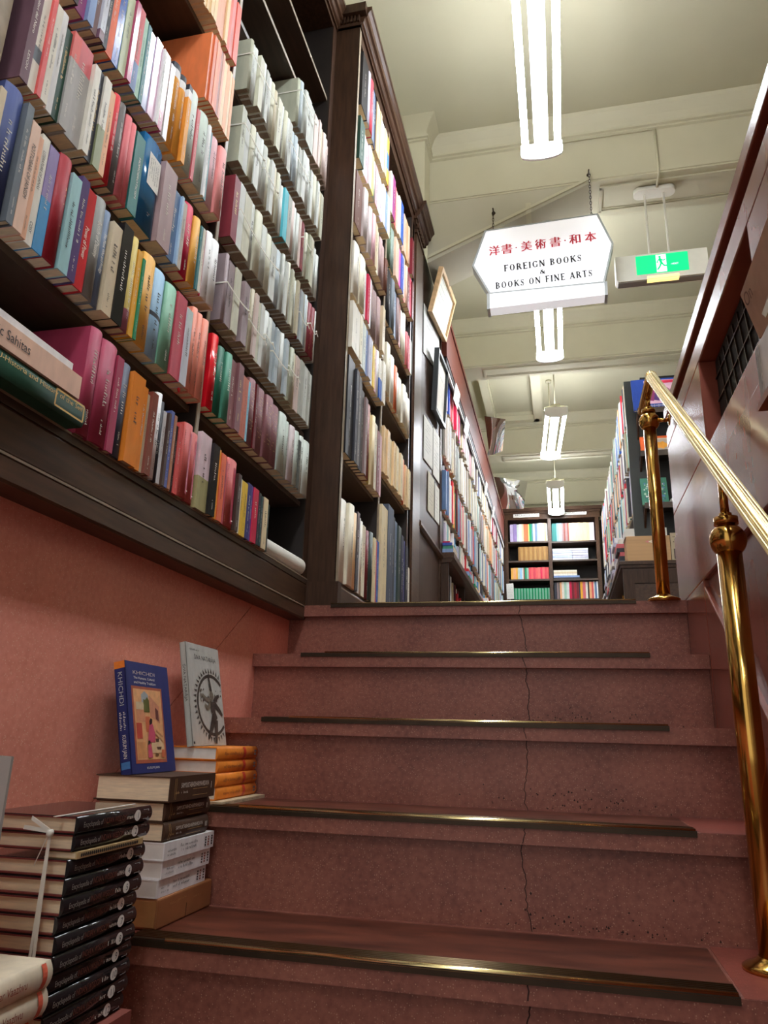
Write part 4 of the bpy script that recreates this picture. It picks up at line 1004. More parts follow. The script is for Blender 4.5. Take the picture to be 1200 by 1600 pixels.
# ------------------------------------------------------------------ hanging sign
M_SIGNF = mat('lit_sign_face', (250, 250, 255), .4, noise=0, emit=SIGN)
M_SIGNFRAME = mat('sign_frame_grey', (176, 182, 182), .45, noise=.04)
sg = thing('hanging_sign', (-.02, 3.745, 2.31), 'six sided lit white sign with red Japanese and black English lettering, hung on chains', 'sign')
YS = 3.715
HEX = [(-.412, 2.600), (-.338, 2.828), (.300, 2.848), (.372, 2.640), (.312, 2.398), (-.318, 2.404)]
b = MB(); inner = [(p[0]*.972-.0005, 2.62+(p[1]-2.62)*.965) for p in HEX]
n = 6
for i in range(6):
    j = (i+1) % 6
    b.add([(HEX[i][0], YS, HEX[i][1]), (HEX[j][0], YS, HEX[j][1]), (HEX[j][0], YS+.085, HEX[j][1]), (HEX[i][0], YS+.085, HEX[i][1]), (inner[i][0], YS, inner[i][1]), (inner[j][0], YS, inner[j][1])], [(0, 1, 2, 3), (0, 4, 5, 1)], M_SIGNFRAME)
b.poly3([(p[0], YS+.085, p[1]) for p in HEX], M_SIGNFRAME)
b.box(-.330, -.314, YS-.002, YS+.087, 2.305, 2.405, M_SIGNFRAME); b.box(.308, .324, YS-.002, YS+.087, 2.318, 2.402, M_SIGNFRAME)
mk('housing', b, sg)
b = MB().poly3([(p[0], YS+.002, p[1]) for p in inner][::-1], M_SIGNF); face = mk('lit_face', b, sg)
b = MB().add([(-.316, YS, 2.309), (.310, YS, 2.321), (.310, YS, 2.396), (-.316, YS, 2.402), (-.316, YS+.08, 2.309), (.310, YS+.08, 2.321)], [(0, 1, 2, 3), (0, 4, 5, 1)], M_SIGNF); mk('lower_light_strip', b, sg)
sl = .020/.64
Us = V((1, 0, sl)).normalized(); Vs = V((-sl, 0, 1)).normalized()
# serif capitals drawn as strokes: stems thick, hairlines thin, small slab serifs
TH, TN = .21, .115
def S(x0, y0, x1, y1, w): return ('l', x0, y0, x1, y1, w)
def serif(x, y, w=.30): return S(x-w/2, y, x+w/2, y, .075)
def arc(cx, cy, rx, ry, a0, a1, w0, w1): return ('a', cx, cy, rx, ry, a0, a1, w0, w1)
GL = {
 'F': (.68, [S(.2, 0, .2, 1, TH), serif(.2, .025), serif(.15, .975, .2), S(.1, .97, .66, .97, TN), S(.645, 1, .645, .76, .05), S(.2, .5, .5, .5, TN), S(.5, .4, .5, .6, .05)]),
 'O': (.86, [arc(.43, .5, .36, .5, 0, 360, TH, TN)]),
 'R': (.82, [S(.2, 0, .2, 1, TH), serif(.2, .025), serif(.14, .975, .18), S(.2, .97, .42, .97, TN), S(.2, .5, .42, .5, TN), arc(.42, .735, .24, .24, -90, 90, TH, TN), S(.44, .5, .70, .03, TH), serif(.72, .025, .2)]),
 'E': (.70, [S(.2, 0, .2, 1, TH), S(.06, .97, .64, .97, TN), S(.06, .03, .66, .03, TN), S(.63, 1, .63, .78, .05), S(.65, 0, .65, .24, .05), S(.2, .51, .5, .51, TN), S(.5, .41, .5, .61, .05)]),
 'I': (.40, [S(.2, 0, .2, 1, TH), serif(.2, .025, .32), serif(.2, .975, .32)]),
 'G': (.86, [arc(.44, .5, .37, .5, 38, 322, TH, TN), S(.72, .72, .72, .98, .05), S(.70, .05, .70, .42, .12), serif(.68, .42, .26)]),
 'N': (.86, [S(.16, 0, .16, 1, TN), S(.14, .98, .70, .02, TH), S(.70, 0, .70, 1, TN), serif(.16, .025, .26), serif(.13, .975, .2), serif(.70, .975, .26)]),
 'B': (.76, [S(.2, 0, .2, 1, TH), S(.06, .97, .42, .97, TN), S(.06, .03, .44, .03, TN), S(.2, .53, .42, .53, TN), arc(.40, .75, .22, .22, -90, 90, TH, TN), arc(.42, .28, .26, .25, -90, 90, TH, TN)]),
 'K': (.84, [S(.2, 0, .2, 1, TH), serif(.2, .025), serif(.2, .975), S(.22, .42, .68, .97, TN), S(.36, .6, .70, .03, TH), serif(.70, .975, .24), serif(.72, .025, .24)]),
 'S': (.64, [arc(.32, .74, .22, .25, 15, 235, .12, .09), arc(.32, .265, .24, .265, -165, 55, .12, .09), S(.19, .60, .47, .42, .20), S(.53, .72, .53, 1.0, .07), S(.10, .0, .10, .28, .07)]),
 'A': (.82, [S(.12, .02, .40, .98, TN), S(.40, 1, .68, .02, TH), S(.22, .34, .56, .34, TN), serif(.12, .025, .24), serif(.68, .025, .28)]),
 'T': (.74, [S(.36, 0, .36, 1, TH), S(.06, .97, .66, .97, TN), S(.075, 1, .075, .76, .05), S(.645, 1, .645, .76, .05), serif(.36, .025)]),
 '&': (.86, [arc(.34, .77, .15, .2, 0, 360, .09, .06), arc(.32, .26, .25, .26, 60, 330, .12, .06), S(.24, .68, .70, .03, TH), S(.56, .18, .72, .5, TN), serif(.72, .5, .22), serif(.74, .03, .2)]),
 ' ': (.42, [])}
def serif_text(mb, s, p, U, Vd, h, m, width):
    U, Vd, p = V(U), V(Vd), V(p); tot = sum(GL[c][0]+.10 for c in s)-.10; k = width/(tot*h); x = -tot/2
    def P(a, c): return p+U*((a)*h*k)+Vd*(c*h)
    for ch in s:
        for e in GL[ch][1]:
            if e[0] == 'l':
                _, x0, y0, x1, y1, w = e; dx, dy = x1-x0, y1-y0; l = math.hypot(dx, dy); nx, ny = -dy/l*w/2, dx/l*w/2
                mb.add([P(x+x0+nx, y0+ny), P(x+x1+nx, y1+ny), P(x+x1-nx, y1-ny), P(x+x0-nx, y0-ny)], [(0, 1, 2, 3)], m)
            else:
                _, cx, cy, rx, ry, a0, a1, w0, w1 = e; n = 18
                o = []; q = []
                for i in range(n+1):
                    a = math.radians(a0+(a1-a0)*i/n); w = w1+(w0-w1)*abs(math.cos(a))**1.5
                    o.append(P(x+cx+rx*math.cos(a), cy+ry*math.sin(a))); q.append(P(x+cx+(rx-w)*math.cos(a), cy+(ry-w*.75)*math.sin(a)))
                mb.add(o+q, [(i, i+1, n+2+i, n+1+i) for i in range(n)], m)
        x += GL[ch][0]+.10
def sp(x, z): return V((x, YS-.0015, z+(x+.02)*sl))
b = MB()
chars = [('洋', -.282), ('書', -.211), ('・', -.159), ('美', -.100), ('術', -.022), ('書', .060), ('・', .113), ('和', .167), ('本', .252)]
for ch, x in chars:
    if ch == '・':
        b.lathe(sp(x, 2.690), [(.0045, -.0004), (.0045, .0004)], M_REDINK, n=12, axis=V((0, -1, 0)))
    else:
        for dx in (-.0018, 0, .0018): text(b, ch, sp(x+dx, 2.664)+V((0, -.0001*dx*1000*.2, 0)), Us, Vs, .050, M_REDINK, width=.060, anchor='c')
mk('japanese_lettering', b, face)
b = MB(); serif_text(b, 'FOREIGN BOOKS', sp(-.017, 2.543), Us, Vs, .041, M_INK, .430); mk('english_lettering', b, face)
b = MB(); serif_text(b, '&', sp(-.018, 2.495), Us, Vs, .032, M_INK, .034); mk('english_lettering', b, face)
b = MB(); serif_text(b, 'BOOKS ON FINE ARTS', sp(-.015, 2.437), Us, Vs, .041, M_INK, .532); mk('english_lettering', b, face)
for x, zt, nm in ((-.29, 3.005, 'chain'), (.268, 3.185, 'chain')):
    b = MB(); zb_ = 2.83 if x < 0 else 2.85; z = zt-.01; k = 0
    b.cyl((x, 3.80, zt), (x, 3.755, zt), .004, M_RIB, n=8).lathe((x, 3.80, zt), [(.012, 0), (.010, .006)], M_RIB, n=12, axis=V((0, -1, 0)))
    while z > zb_:
        a = [(x+(.005*math.cos(t) if k % 2 else 0), 3.757+(0 if k % 2 else .005*math.cos(t)), z-.011+.012*math.sin(t)) for t in [2*math.pi*i/10 for i in range(11)]]
        b.tube(a, .0016, M_RIB, n=5); z -= .019; k += 1
    mk('chain', b, sg)
b = MB().tube([(.27, 3.76, 3.18), (.268, 3.77, 3.0), (.266, 3.77, 2.85)], .0035, M_WHITE, n=6).tube([(-.06+.0, 3.77, 2.84)]+[(-.06+.16*i/8, 3.77, 2.845+.035*math.sin(math.pi*i/8)) for i in range(1, 9)], .006, M_SIGNFRAME, n=8); mk('cable', b, sg)

# ------------------------------------------------------------------ exit sign
ex = thing('exit_sign', (.64, 3.94, 2.51), 'green lit exit sign with running figure hanging from two rods', 'exit sign')
M_EXITBODY = mat('exit_sign_body', (240, 237, 224), .5, noise=.02)
M_EXITG = mat('exit_green', (0, 200, 120), .4, noise=0, emit=.75); M_EXITW = mat('exit_white', (236, 255, 246), .4, noise=0, emit=.85)
M_EXITY = mat('exit_lamp_yellow', (255, 226, 140), .4, noise=0, emit=.9)
b = MB(); r = .014; x0, x1, z0, z1, y0, y1 = .392, .890, 2.512, 2.678, 3.905, 3.975
b.prism([(x0+r, z0), (x1-r, z0), (x1, z0+r), (x1, z1-.004), (x1-.004, z1), (x0+.004, z1), (x0, z1-.004), (x0, z0+r)], 'y', y0, y1, M_EXITBODY)
b.box(x0+.01, x1-.01, y0+.01, y1-.01, z0-.004, z0, mat('exit_grey', (150, 148, 140), .5, noise=.02)); mk('housing', b, ex)
b = MB().box(.505, .785, y0-.003, y0+.001, 2.545, 2.665, M_EXITG); pnl = mk('green_panel', b, ex)
b = MB().box(.614, .668, y0-.0036, y0-.0028, 2.549, 2.661, M_EXITW); mk('white_doorway', b, pnl)
b = MB(); yy = y0-.0042
def strip(pts, w):
    for (xa, za), (xb, zb_) in zip(pts, pts[1:]):
        d = V((xb-xa, 0, zb_-za)); nn = V((-d.z, 0, d.x)).normalized()*w/2; e = d.normalized()*w*.3
        A, B = V((xa, yy, za))-e, V((xb, yy, zb_))+e; b.add([A+nn, B+nn, B-nn, A-nn], [(0, 1, 2, 3)], M_EXITG)
b.lathe((.634, yy+.0004, 2.646), [(.0075, 0), (.0075, .0004)], M_EXITG, n=14, axis=V((0, -1, 0)))
strip([(.634, 2.634), (.642, 2.604)], .014); strip([(.636, 2.632), (.652, 2.622), (.664, 2.628)], .0065); strip([(.632, 2.632), (.621, 2.620), (.619, 2.608)], .0065)
strip([(.643, 2.606), (.655, 2.588), (.672, 2.586)], .009); strip([(.640, 2.606), (.632, 2.584), (.620, 2.566)], .009)
mk('running_figure', b, pnl)
b = MB()
text(b, '→EXIT', (.692, yy+.001, 2.588), (1, 0, 0), (0, 0, 1), .012, M_EXITW, width=.04); mk('small_lettering', b, pnl)
b = MB().box(.56, .73, y0+.004, y0+.03, z0-.006, z0+.002, M_EXITY).box(.56, .73, y0-.0012, y0+.002, z0+.001, z0+.018, M_EXITY); mk('emergency_lamp', b, ex)
for x in (.588, .694):
    b = MB().cyl((x, 3.94, z1), (x, 3.94, ZB-.03), .0065, M_EXITBODY, n=10); mk('rod', b, ex)
b = MB(); q = [(.56+.035*math.cos(a), 3.94+.04*math.sin(a)) for a in [math.pi*(.5+i/10) for i in range(11)]]+[(.725+.035*math.cos(a), 3.94+.04*math.sin(a)) for a in [math.pi*(-.5+i/10) for i in range(11)]]
b.prism(q, 'z', ZB-.034, ZB-.004, M_EXITBODY, True); mk('ceiling_plate', b, ex)
b = MB().tube([(.655, 3.797, 3.44), (.655, 3.797, 3.17), (.655, 3.797, 3.135), (.655, 3.81, 3.122), (.655, 3.90, 3.12)], .007, M_CREAM2)
b.tube([(.655, 3.797, 3.44), (.62, 3.795, 3.443), (.1, 3.795, 3.443)], .004, M_CREAM2)
mk('conduit', b, label='cream cable conduit running down the beam to the exit sign', cat='conduit')

# ------------------------------------------------------------------ convex mirrors above the long bookcase
M_MIRROR = mat('mirror_silver', (226, 228, 226), .04, metal=1.0, noise=0)
def mirror(c4, label, bulge):
    tl, tr, br, bl = [V(p) for p in c4]; n = 12; b = MB(); nn = (tr-tl).cross(bl-tl).normalized()
    if nn.y > 0: nn = -nn
    vs = []
    for i in range(n+1):
        for j in range(n+1):
            u, w = j/n, i/n; p = (tl*(1-u)+tr*u)*(1-w)+(bl*(1-u)+br*u)*w
            vs.append(p+nn*bulge*(1-(2*u-1)**2)*(1-(2*w-1)**2*.6))
    k = len(vs); vs += [p-nn*.008 for p in vs]
    fs = [(i*(n+1)+j, (i+1)*(n+1)+j, (i+1)*(n+1)+j+1, i*(n+1)+j+1) for i in range(n) for j in range(n)]
    b.add(vs[:k], fs, M_MIRROR, True); b.add(vs[k:], [tuple(reversed(f)) for f in fs], M_SIGNFRAME)
    ring = [j for j in range(n+1)]+[i*(n+1)+n for i in range(1, n+1)]+[n*(n+1)+j for j in range(n-1, -1, -1)]+[i*(n+1) for i in range(n-1, 0, -1)]
    b.add([vs[i] for i in ring]+[vs[k+i] for i in ring], [(i, (i+1) % len(ring), len(ring)+(i+1) % len(ring), len(ring)+i) for i in range(len(ring))], M_SIGNFRAME)
    m = mk('convex_mirror', b, label=label, cat='mirror', group='convex mirrors above the long bookcase')
    cc = (tl+tr+br+bl)/4
    a = MB().tube([cc-nn*.01, cc-nn*.05, V((-.675, cc.y+.10, 2.79))], .010, M_SIGNFRAME); mk('mounting_arm', a, m)
def atd(p, y): return (p[0]*y/5, y, p[1]*y/5)
mirror([atd((-.475, 2.228), 7.11), atd((-.324, 2.192), 7.14), atd((-.352, 1.948), 7.31), atd((-.443, 1.919), 7.29)], 'nearer convex mirror above the long bookcase, taller than wide', .014)
mirror([atd((-.414, 1.759), 8.68), atd((-.184, 1.713), 8.74), atd((-.216, 1.514), 8.82), atd((-.36, 1.521), 8.80)], 'farther convex mirror just above the back bookcase, wider than tall', .022)

# ------------------------------------------------------------------ notices and frames on the dark panel
def panel4(name, c4, th, fm, fw, inner, label, cat, lines=0):
    bl, br, tr, tl = [V(p) for p in c4]; U = br-bl; W = tl-bl; nn = U.cross(W).normalized()
    if nn.x < 0: nn = -nn
    def P(u, w, o=0): return bl+U*u+W*w+nn*o
    fu, fv = fw/U.length, fw/W.length; b = MB()
    ub = (0, fu, 1-fu, 1)
    if fw:
        for (a, c, e, f) in ((0, 1, 0, fv), (0, 1, 1-fv, 1), (0, fu, fv, 1-fv), (1-fu, 1, fv, 1-fv)):
            b.obox(P(a, e), P(c, e)-P(a, e), P(a, f)-P(a, e), nn*th, fm)
        b.obox(P(fu, fv), P(1-fu, fv)-P(fu, fv), P(fu, 1-fv)-P(fu, fv), nn*th*.4, fm)
        o = mk(name, b, label=label, cat=cat); c = MB().obox(P(fu, fv, th*.4), P(1-fu, fv)-P(fu, fv), P(fu, 1-fv)-P(fu, fv), nn*.002, inner)
        pic = mk('mounted_sheet', c, o)
    else:
        b.obox(P(0, 0), U, W, nn*th, inner); o = pic = mk(name, b, label=label, cat=cat)
    off = (th*.4+.0026) if fw else th+.0004
    c = MB(); rr = random.Random(len(label))
    for k in range(lines):
        if rr.random() < .15: continue
        scribble(c, P(.16, .86-.7*k/lines, off), U.normalized(), W.normalized(), U.length*.66*rr.uniform(.5, 1), W.length*.024, M_DTXT, rr)
    if lines: mk('printed_lines', c, pic)
    return o
M_LFRAME = mat('light_wood_frame', (206, 170, 124), .45, noise=.15, scale=40)
M_BFRAME = mat('black_frame', (40, 46, 48), .35, noise=.05)
panel4('framed_certificate', [(-.695, 3.862, 2.425), (-.695, 4.43, 2.535), (-.628, 4.32, 2.785), (-.628, 3.86, 2.725)], .028, M_LFRAME, .026, mat('certificate_sheet', (206, 206, 192), .5, noise=.04), 'pale wood framed certificate tilting forward near the top of the notice panel', 'framed certificate', 5)
panel4('framed_print', [(-.697, 4.02, 1.855), (-.697, 4.40, 1.89), (-.672, 4.30, 2.215), (-.672, 3.98, 2.245)], .030, M_BFRAME, .022, mat('print_sheet', (212, 208, 194), .45, noise=.1), 'black framed print hanging below the pale wood framed certificate', 'framed print', 4)
panel4('notice', [(-.709, 3.80, 2.12), (-.709, 4.36, 2.26), (-.709, 4.36, 2.56), (-.709, 3.80, 2.44)], .004, None, 0, mat('grey_notice', (176, 176, 170), .5, noise=.08), 'large grey notice behind the two frames on the notice panel', 'notice', 6)
panel4('notice', [(-.709, 3.85, 1.485), (-.709, 4.14, 1.52), (-.709, 4.14, 1.80), (-.709, 3.85, 1.75)], .003, None, 0, M_PAPER, 'upper white paper notice under the black framed print', 'notice', 9)
panel4('notice', [(-.709, 4.17, 1.50), (-.709, 4.40, 1.52), (-.709, 4.40, 1.83), (-.709, 4.17, 1.81)], .003, None, 0, M_PAPER, 'narrow white paper notice at the right edge of the notice panel', 'notice', 9)
panel4('notice', [(-.709, 4.00, 1.225), (-.709, 4.20, 1.235), (-.709, 4.20, 1.475), (-.709, 4.00, 1.465)], .003, None, 0, mat('cream_notice', (216, 208, 186), .6, noise=.04), 'lower cream paper notice on the panel, hanging below the white ones', 'notice', 8)
panel4('notice', [(-.709, 4.24, 1.24), (-.709, 4.40, 1.25), (-.709, 4.40, 1.475), (-.709, 4.24, 1.47)], .003, None, 0, M_PAPER, 'small white paper notice beside the lower cream one', 'notice', 7)
for i, (y, z, s) in enumerate(((4.72, 2.50, .22), (5.3, 2.50, .20), (6.85, 2.50, .15), (7.66, 2.50, .14))):
    panel4('shelf_card', [(-.664, y, z-.25), (-.664, y+s, z-.235), (-.645, y+s, z-.115), (-.645, y, z-.13)], .003, None, 0, M_PAPER, '%s white subject card along the label rail of the long bookcase, counting from the stairs' % ord_(i+1), 'card', 2)

# a few books lying on the near end of the ledge
def flatx(x0, x1, y0, z, w, d, c, label, style='p'):
    o = book(((x0+x1)/2, y0, z+w/2), -Y3V, Z3, X3, w, x1-x0, d, [(1, c)], style, rnd=rnd); o.location.x  # spine towards the stairs
    tag(o, label, 'book', 'books lying on the near end of the ledge'); return o
def bookx(x0, x1, y0, z, w, d, c, label, style='p'):
    o = book((x0, y0, z+w/2), -Y3V, Z3, X3, w, x1-x0, d, [(1, c)], style, rnd=rnd); tag(o, label, 'book', 'books lying on the near end of the ledge'); return o
bookx(-.70, -.632, 4.49, 1.0905, .030, .2, 'powder', 'pale blue book at the bottom of the small pile on the long bookcase ledge')
bookx(-.70, -.634, 4.50, 1.121, .022, .2, 'jade', 'green book lying on the pale blue one on the ledge')
bookx(-.70, -.640, 4.495, 1.1435, .018, .2, 'cobalt', 'dark blue book lying under the thin red one on the ledge')
bookx(-.70, -.655, 4.50, 1.162, .010, .2, 'crimson', 'thin red book on top of the small pile on the ledge')

# ------------------------------------------------------------------ covers displayed on the end of the right bookcase
def display(x0, x1, z0, z1, y, lean, c, label, art):
    o = V((x0, y-.09+.0, z0+.001)); az = V((0, lean, z1-z0)); h = az.length; az = az.normalized(); ay = V((0, 0, 0))
    out = V((0, -1, 0)); nrm = X3.cross(az).normalized()         # towards the viewer
    w = x1-x0; t = .018
    bk = MB(); bk.obox(o, X3*w, nrm*-.0+az*h, nrm*.0025, cm(c)); bk.obox(o-nrm*t, X3*w, az*h, nrm*.0025, cm(c)); bk.obox(o-nrm*t, X3*.0025, az*h, nrm*(t+.0025), cm(c))
    r = mk('book', bk, label=label, cat='book', group='covers displayed on the right bookcase')
    pg = MB().obox(o-nrm*(t-.0026)+X3*.003+az*.002, X3*(w-.004), az*(h-.004), nrm*(t-.003), M_PAGEW); mk('page_block', pg, r)
    a = MB()
    def Q(u, v): return o+X3*(w*u)+az*(h*v)+nrm*.0030
    art(a, Q, w, h, az); mk('cover_art', a, r)
def quad(a, Q, u0, u1, v0, v1, m, k=0):
    a.add([Q(u0, v0), Q(u1, v0), Q(u1, v1), Q(u0, v1)], [(0, 1, 2, 3)], m)
def art1(a, Q, w, h, az):
    quad(a, Q, .27, .97, .18, .95, mat('cover_pale_pink', (222, 176, 196), .3)); e = V((0, -.0004, 0))
    for i in range(5): a.poly3([Q(.32+.12*i, .3)+e, Q(.44+.12*i, .26)+e, Q(.50+.10*i, .62)+e, Q(.38+.12*i, .70)+e], mat('cover_art_%d' % (i % 3), [(150, 60, 110), (90, 60, 120), (200, 60, 90)][i % 3], .3))
    quad(a, lambda u, v: Q(u, v)+e, .3, .95, .84, .93, mat('cover_red_band', (206, 50, 80), .3))
    for v in (.10, .035): scribble(a, Q(.28, v)+e, X3, az, w*.62, h*.05, M_LTXT, random.Random(3))
def art2(a, Q, w, h, az):
    e = V((0, -.0004, 0)); quad(a, Q, .26, .95, .05, .86, mat('cover_cream_oval', (226, 206, 180), .3))
    a.poly3([Q(.62+.26*math.cos(t), .45+.36*math.sin(t))+e for t in [2*math.pi*i/20 for i in range(20)]], mat('cover_grey_oval', (196, 176, 160), .3)); a.poly3([Q(.60+.16*math.cos(t), .42+.25*math.sin(t)*(1 if i % 2 else .7))+e*2 for i, t in enumerate([2*math.pi*i/14 for i in range(14)])], mat('cover_orange', (226, 96, 50), .3))
def art3(a, Q, w, h, az):
    rr = random.Random(5); e = V((0, -.0004, 0))
    for i in range(60):
        u, v = rr.uniform(.12, .9), rr.uniform(.05, .8); s = rr.uniform(.02, .06)
        a.poly3([Q(u-s, v)+e*(1+i*.02), Q(u, v-s)+e*(1+i*.02), Q(u+s, v)+e*(1+i*.02), Q(u, v+s)+e*(1+i*.02)], mat('speck_%d' % (i % 4), [(226, 230, 222), (90, 130, 170), (160, 196, 170), (60, 96, 110)][i % 4], .3))
PAL['orangecover'] = (232, 104, 52); PAL['greencover'] = (72, 128, 104); PAL['bluecover'] = (40, 66, 136)
display(.512, .80, 2.017, 2.262, Y5, .07, 'bluecover', 'blue book with pink art standing face out at the top of the right bookcase', art1)
display(.536, .745, 1.727, 1.846, Y5, .03, 'orangecover', 'orange book with a pale oval displayed face out, middle ledge', art2)
display(.520, .675, 1.387, 1.575, Y5, .05, 'greencover', 'green speckled book displayed face out on the lowest ledge', art3)
PAL['orangeside'] = (226, 120, 70)
display(.812, .95, 2.017, 2.27, Y5, .07, 'orangeside', 'orange cover beside the blue one, half behind the brass rail', lambda a, Q, w, h, az: quad(a, Q, .0, .12, .0, 1, M_PAPER))
b = MB()
for k in range(9): b.lathe((.70+.022*(k % 3), Y5-.05+.018*(k//3), 1.386+.01*(k % 2)), [(.004, 0), (.016, .012), (.014, .03), (.004, .044)], M_PAPER, n=8)
mk('paper_scraps', b, label='crumpled white paper beside the green displayed book', cat='paper')
M_CARTON = mat('brown_carton', (206, 164, 116), .6, noise=.08, scale=8, stretch=(.3, 1, 8))
b = MB().box(.418, .672, Y5-.006, Y5+.18, 1.0565, 1.215, M_CARTON)
bx_ = mk('carton_box', b, label='pale brown box with a small emblem on the counter behind the brass post', cat='box', bevel=.002)
b = MB()
for i, m in enumerate((mat('emblem_pink', (214, 140, 130), .5), mat('emblem_cream', (236, 226, 200), .5), mat('emblem_pink', (0, 0, 0)))):
    b.poly3([(.545+.018*i+.016*math.cos(t), Y5-.0066-.0002*i, 1.178+.009*math.sin(t)*(1 if k % 2 else .5)) for k, t in enumerate([2*math.pi*k/12 for k in range(12)])], m)
mk('emblem', b, bx_)
b = MB().box(.412, .66, Y5+.01, Y5+.17, 1.2155, 1.268, M_PAPER); mk('white_box', b, label='flat white box lying on the pale brown box', cat='box')
b = MB().box(.676, .80, Y5+.0, Y5+.004, 1.0565, 1.23, mat('buff_card', (196, 180, 150), .6, noise=.05))
o = mk('picture_card', b, label='buff card with a small photograph standing beside the pale brown box', cat='card')
b = MB().box(.69, .76, Y5-.0008, Y5-.0002, 1.065, 1.13, mat('small_photo', (96, 80, 70), .5, noise=.4, scale=60)); scribble(b, (.69, Y5-.0006, 1.20), X3, Z3, .08, .014, M_DTXT, random.Random(1)); scribble(b, (.69, Y5-.0006, 1.17), X3, Z3, .08, .012, M_DTXT, random.Random(2)); mk('photo_and_lettering', b, o)
b = MB().lathe((.403, Y5+.035, H1), [(.001, 0), (.012, 0), (.012, .11), (.001, .112)], M_PAPER, n=10)
b = MB().prism([(-.655, 1.70+.0), (-.565, 1.705), (-.57, 1.905), (-.66, 1.90)], 'y', YB-.028, YB-.024, M_PAPER)
o = mk('paper_notice', b, label='white paper notice at the left end of the green book set, back bookcase', cat='notice')
b = MB(); rr = random.Random(8)
for k in range(7): scribble(b, (-.64, YB-.0286, 1.87-.022*k), X3, Z3, .06, .006, M_DTXT, rr)
mk('printed_lines', b, o)

# ------------------------------------------------------------------ cards standing against the right wall, at the picture's edge
M_CARD = mat('brown_cardboard', (188, 150, 122), .7, noise=.08)
def leaf(name, pts, th, m, label, cat):
    a, c, d, e = [V(p) for p in pts]; nn = (c-a).cross(e-a).normalized()
    if nn.x > 0: nn = -nn
    b = MB(); vs = [a, c, d, e]+[p-nn*th for p in (a, c, d, e)]
    b.add(vs, [(0, 1, 2, 3), (7, 6, 5, 4), (0, 4, 5, 1), (1, 5, 6, 2), (2, 6, 7, 3), (3, 7, 4, 0)], m)
    return mk(name, b, label=label, cat=cat), nn
o, nn = leaf('cardboard_sign', [(.324, 1.228, .740), (.320, 1.02, .742), (.340, 1.00, .62), (.344, 1.225, .652)], .004, M_CARD, 'brown cardboard sign with faded letters leaning out over the wall niche', 'sign')
b = MB(); text(b, 'On', V((.327, 1.205, .700))+nn*.0008, V((0, -1, 0)), V((-.012, 0, .06)).normalized(), .024, mat('brown_ink', (120, 86, 66), .7, noise=.05)); mk('faded_lettering', b, o)
b = MB().obox((.3318, 1.15, .655), (0, -.12, .012), (.0, -.02, -.018), (-.001, 0, 0), mat('olive_tape', (166, 140, 84), .5, noise=.08)); mk('tape_strip', b, o)
dp = MB().box(.332, .356, .93, 1.215, .528, .624, mat('grey_display_card', (196, 188, 176), .55, noise=.08)); dp.box(.3312, .332, 1.19, 1.212, .530, .622, mat('grey_worn_edge', (140, 130, 118), .6, noise=.4, scale=90)); o = mk('display_block', dp, label='grey display block with worn edge on the ledge below the cardboard sign', cat='display block')
b = MB().box(.325, .358, .93, 1.215, .516, .528, mat('rail_red_wood', (140, 78, 48), .4, noise=.15)); mk('wooden_base', b, o)
leaf('paper_sheet', [(.338, 1.00, .882), (.330, .94, .905), (.340, .92, .80), (.346, .985, .80)], .002, mat('pinkish_paper', (214, 196, 186), .6, noise=.05), 'pinkish paper sheet near the top of the right wall, cut by the photo edge', 'paper')

# ------------------------------------------------------------------ piles of books on the stairs
h5 = H1-4*RISE; h4 = H1-3*RISE; h6 = H1-5*RISE; h7 = H1-6*RISE
rs = random.Random(21)
M_PGR = mat('old_page_edges', (240, 222, 188), .85, noise=.12, scale=300, stretch=(.1, .1, 1))
def lie(y0, y1, z, w, xs, d, c, style, label, group, title=None, page=None, mats=None, inset=None):
    o = book((xs, y0, z+w/2), X3, Z3, Y3V, w, y1-y0, d, [(1, c)], style, title=title, rnd=rs, page=page, inset=inset, mats=mats); tag(o, label, 'book', group); return o
# pile on the fourth step from the top: four orange volumes
lie(1.515, 1.750, h4+.0018, .007, -.690, .15, 'tan', 'p', 'thin buff booklet under the four orange volumes', None, T_scribble(M_DTXT, .2, .9, .4), M_PAGE)
z = h4+.0092
def T_orange(b, P, bulge, ax, ay, az, w, h, rnd):
    scribble(b, P(.0008+bulge(w*.12), -w*.12, h*.14), az, ay, h*.42, w*.24, M_RTXT, rnd)
    m = mat('red_band', (206, 60, 40), .4, noise=.05)
    for k in range(6):
        a, c = -w*.46+w*.92*k/6, -w*.46+w*.92*(k+1)/6
        b.add([P(.0007+bulge(a), a, h*.62), P(.0007+bulge(a), a, h*.68), P(.0007+bulge(c), c, h*.68), P(.0007+bulge(c), c, h*.62)], [(0, 1, 2, 3)], m)
    b.add([P(.0007+bulge(w*.2), -w*.2, h*.9), P(.0007+bulge(w*.2), -w*.2, h*.955), P(.0007+bulge(w*.2), w*.2, h*.955), P(.0007+bulge(w*.2), w*.2, h*.9)], [(0, 1, 2, 3)], mat('grey_emblem', (120, 110, 110), .5))
for k in range(4):
    lie(1.530+rs.uniform(-.004, .006), 1.745, z, .0262, -.712+rs.uniform(-.003, .004), .125, 'orangegloss', 'r', '%s of the four orange volumes piled on the step, counted from below' % ('lowest', 'second', 'third', 'topmost')[k], 'orange volumes piled on the step', T_orange, M_PAGEW); z += .0266
zc = z
b = MB()
for dx in (-.012, 0, .012): b.obox((-.755, 1.5235, h4+.062), V((dx*2.2, -.004, -.022)), V((.0035, 0, 0)), V((0, -.0008, 0)), M_STRING)
mk('ribbon_markers', b, label='grey ribbon markers hanging from the pages of the orange volumes', cat='ribbon')
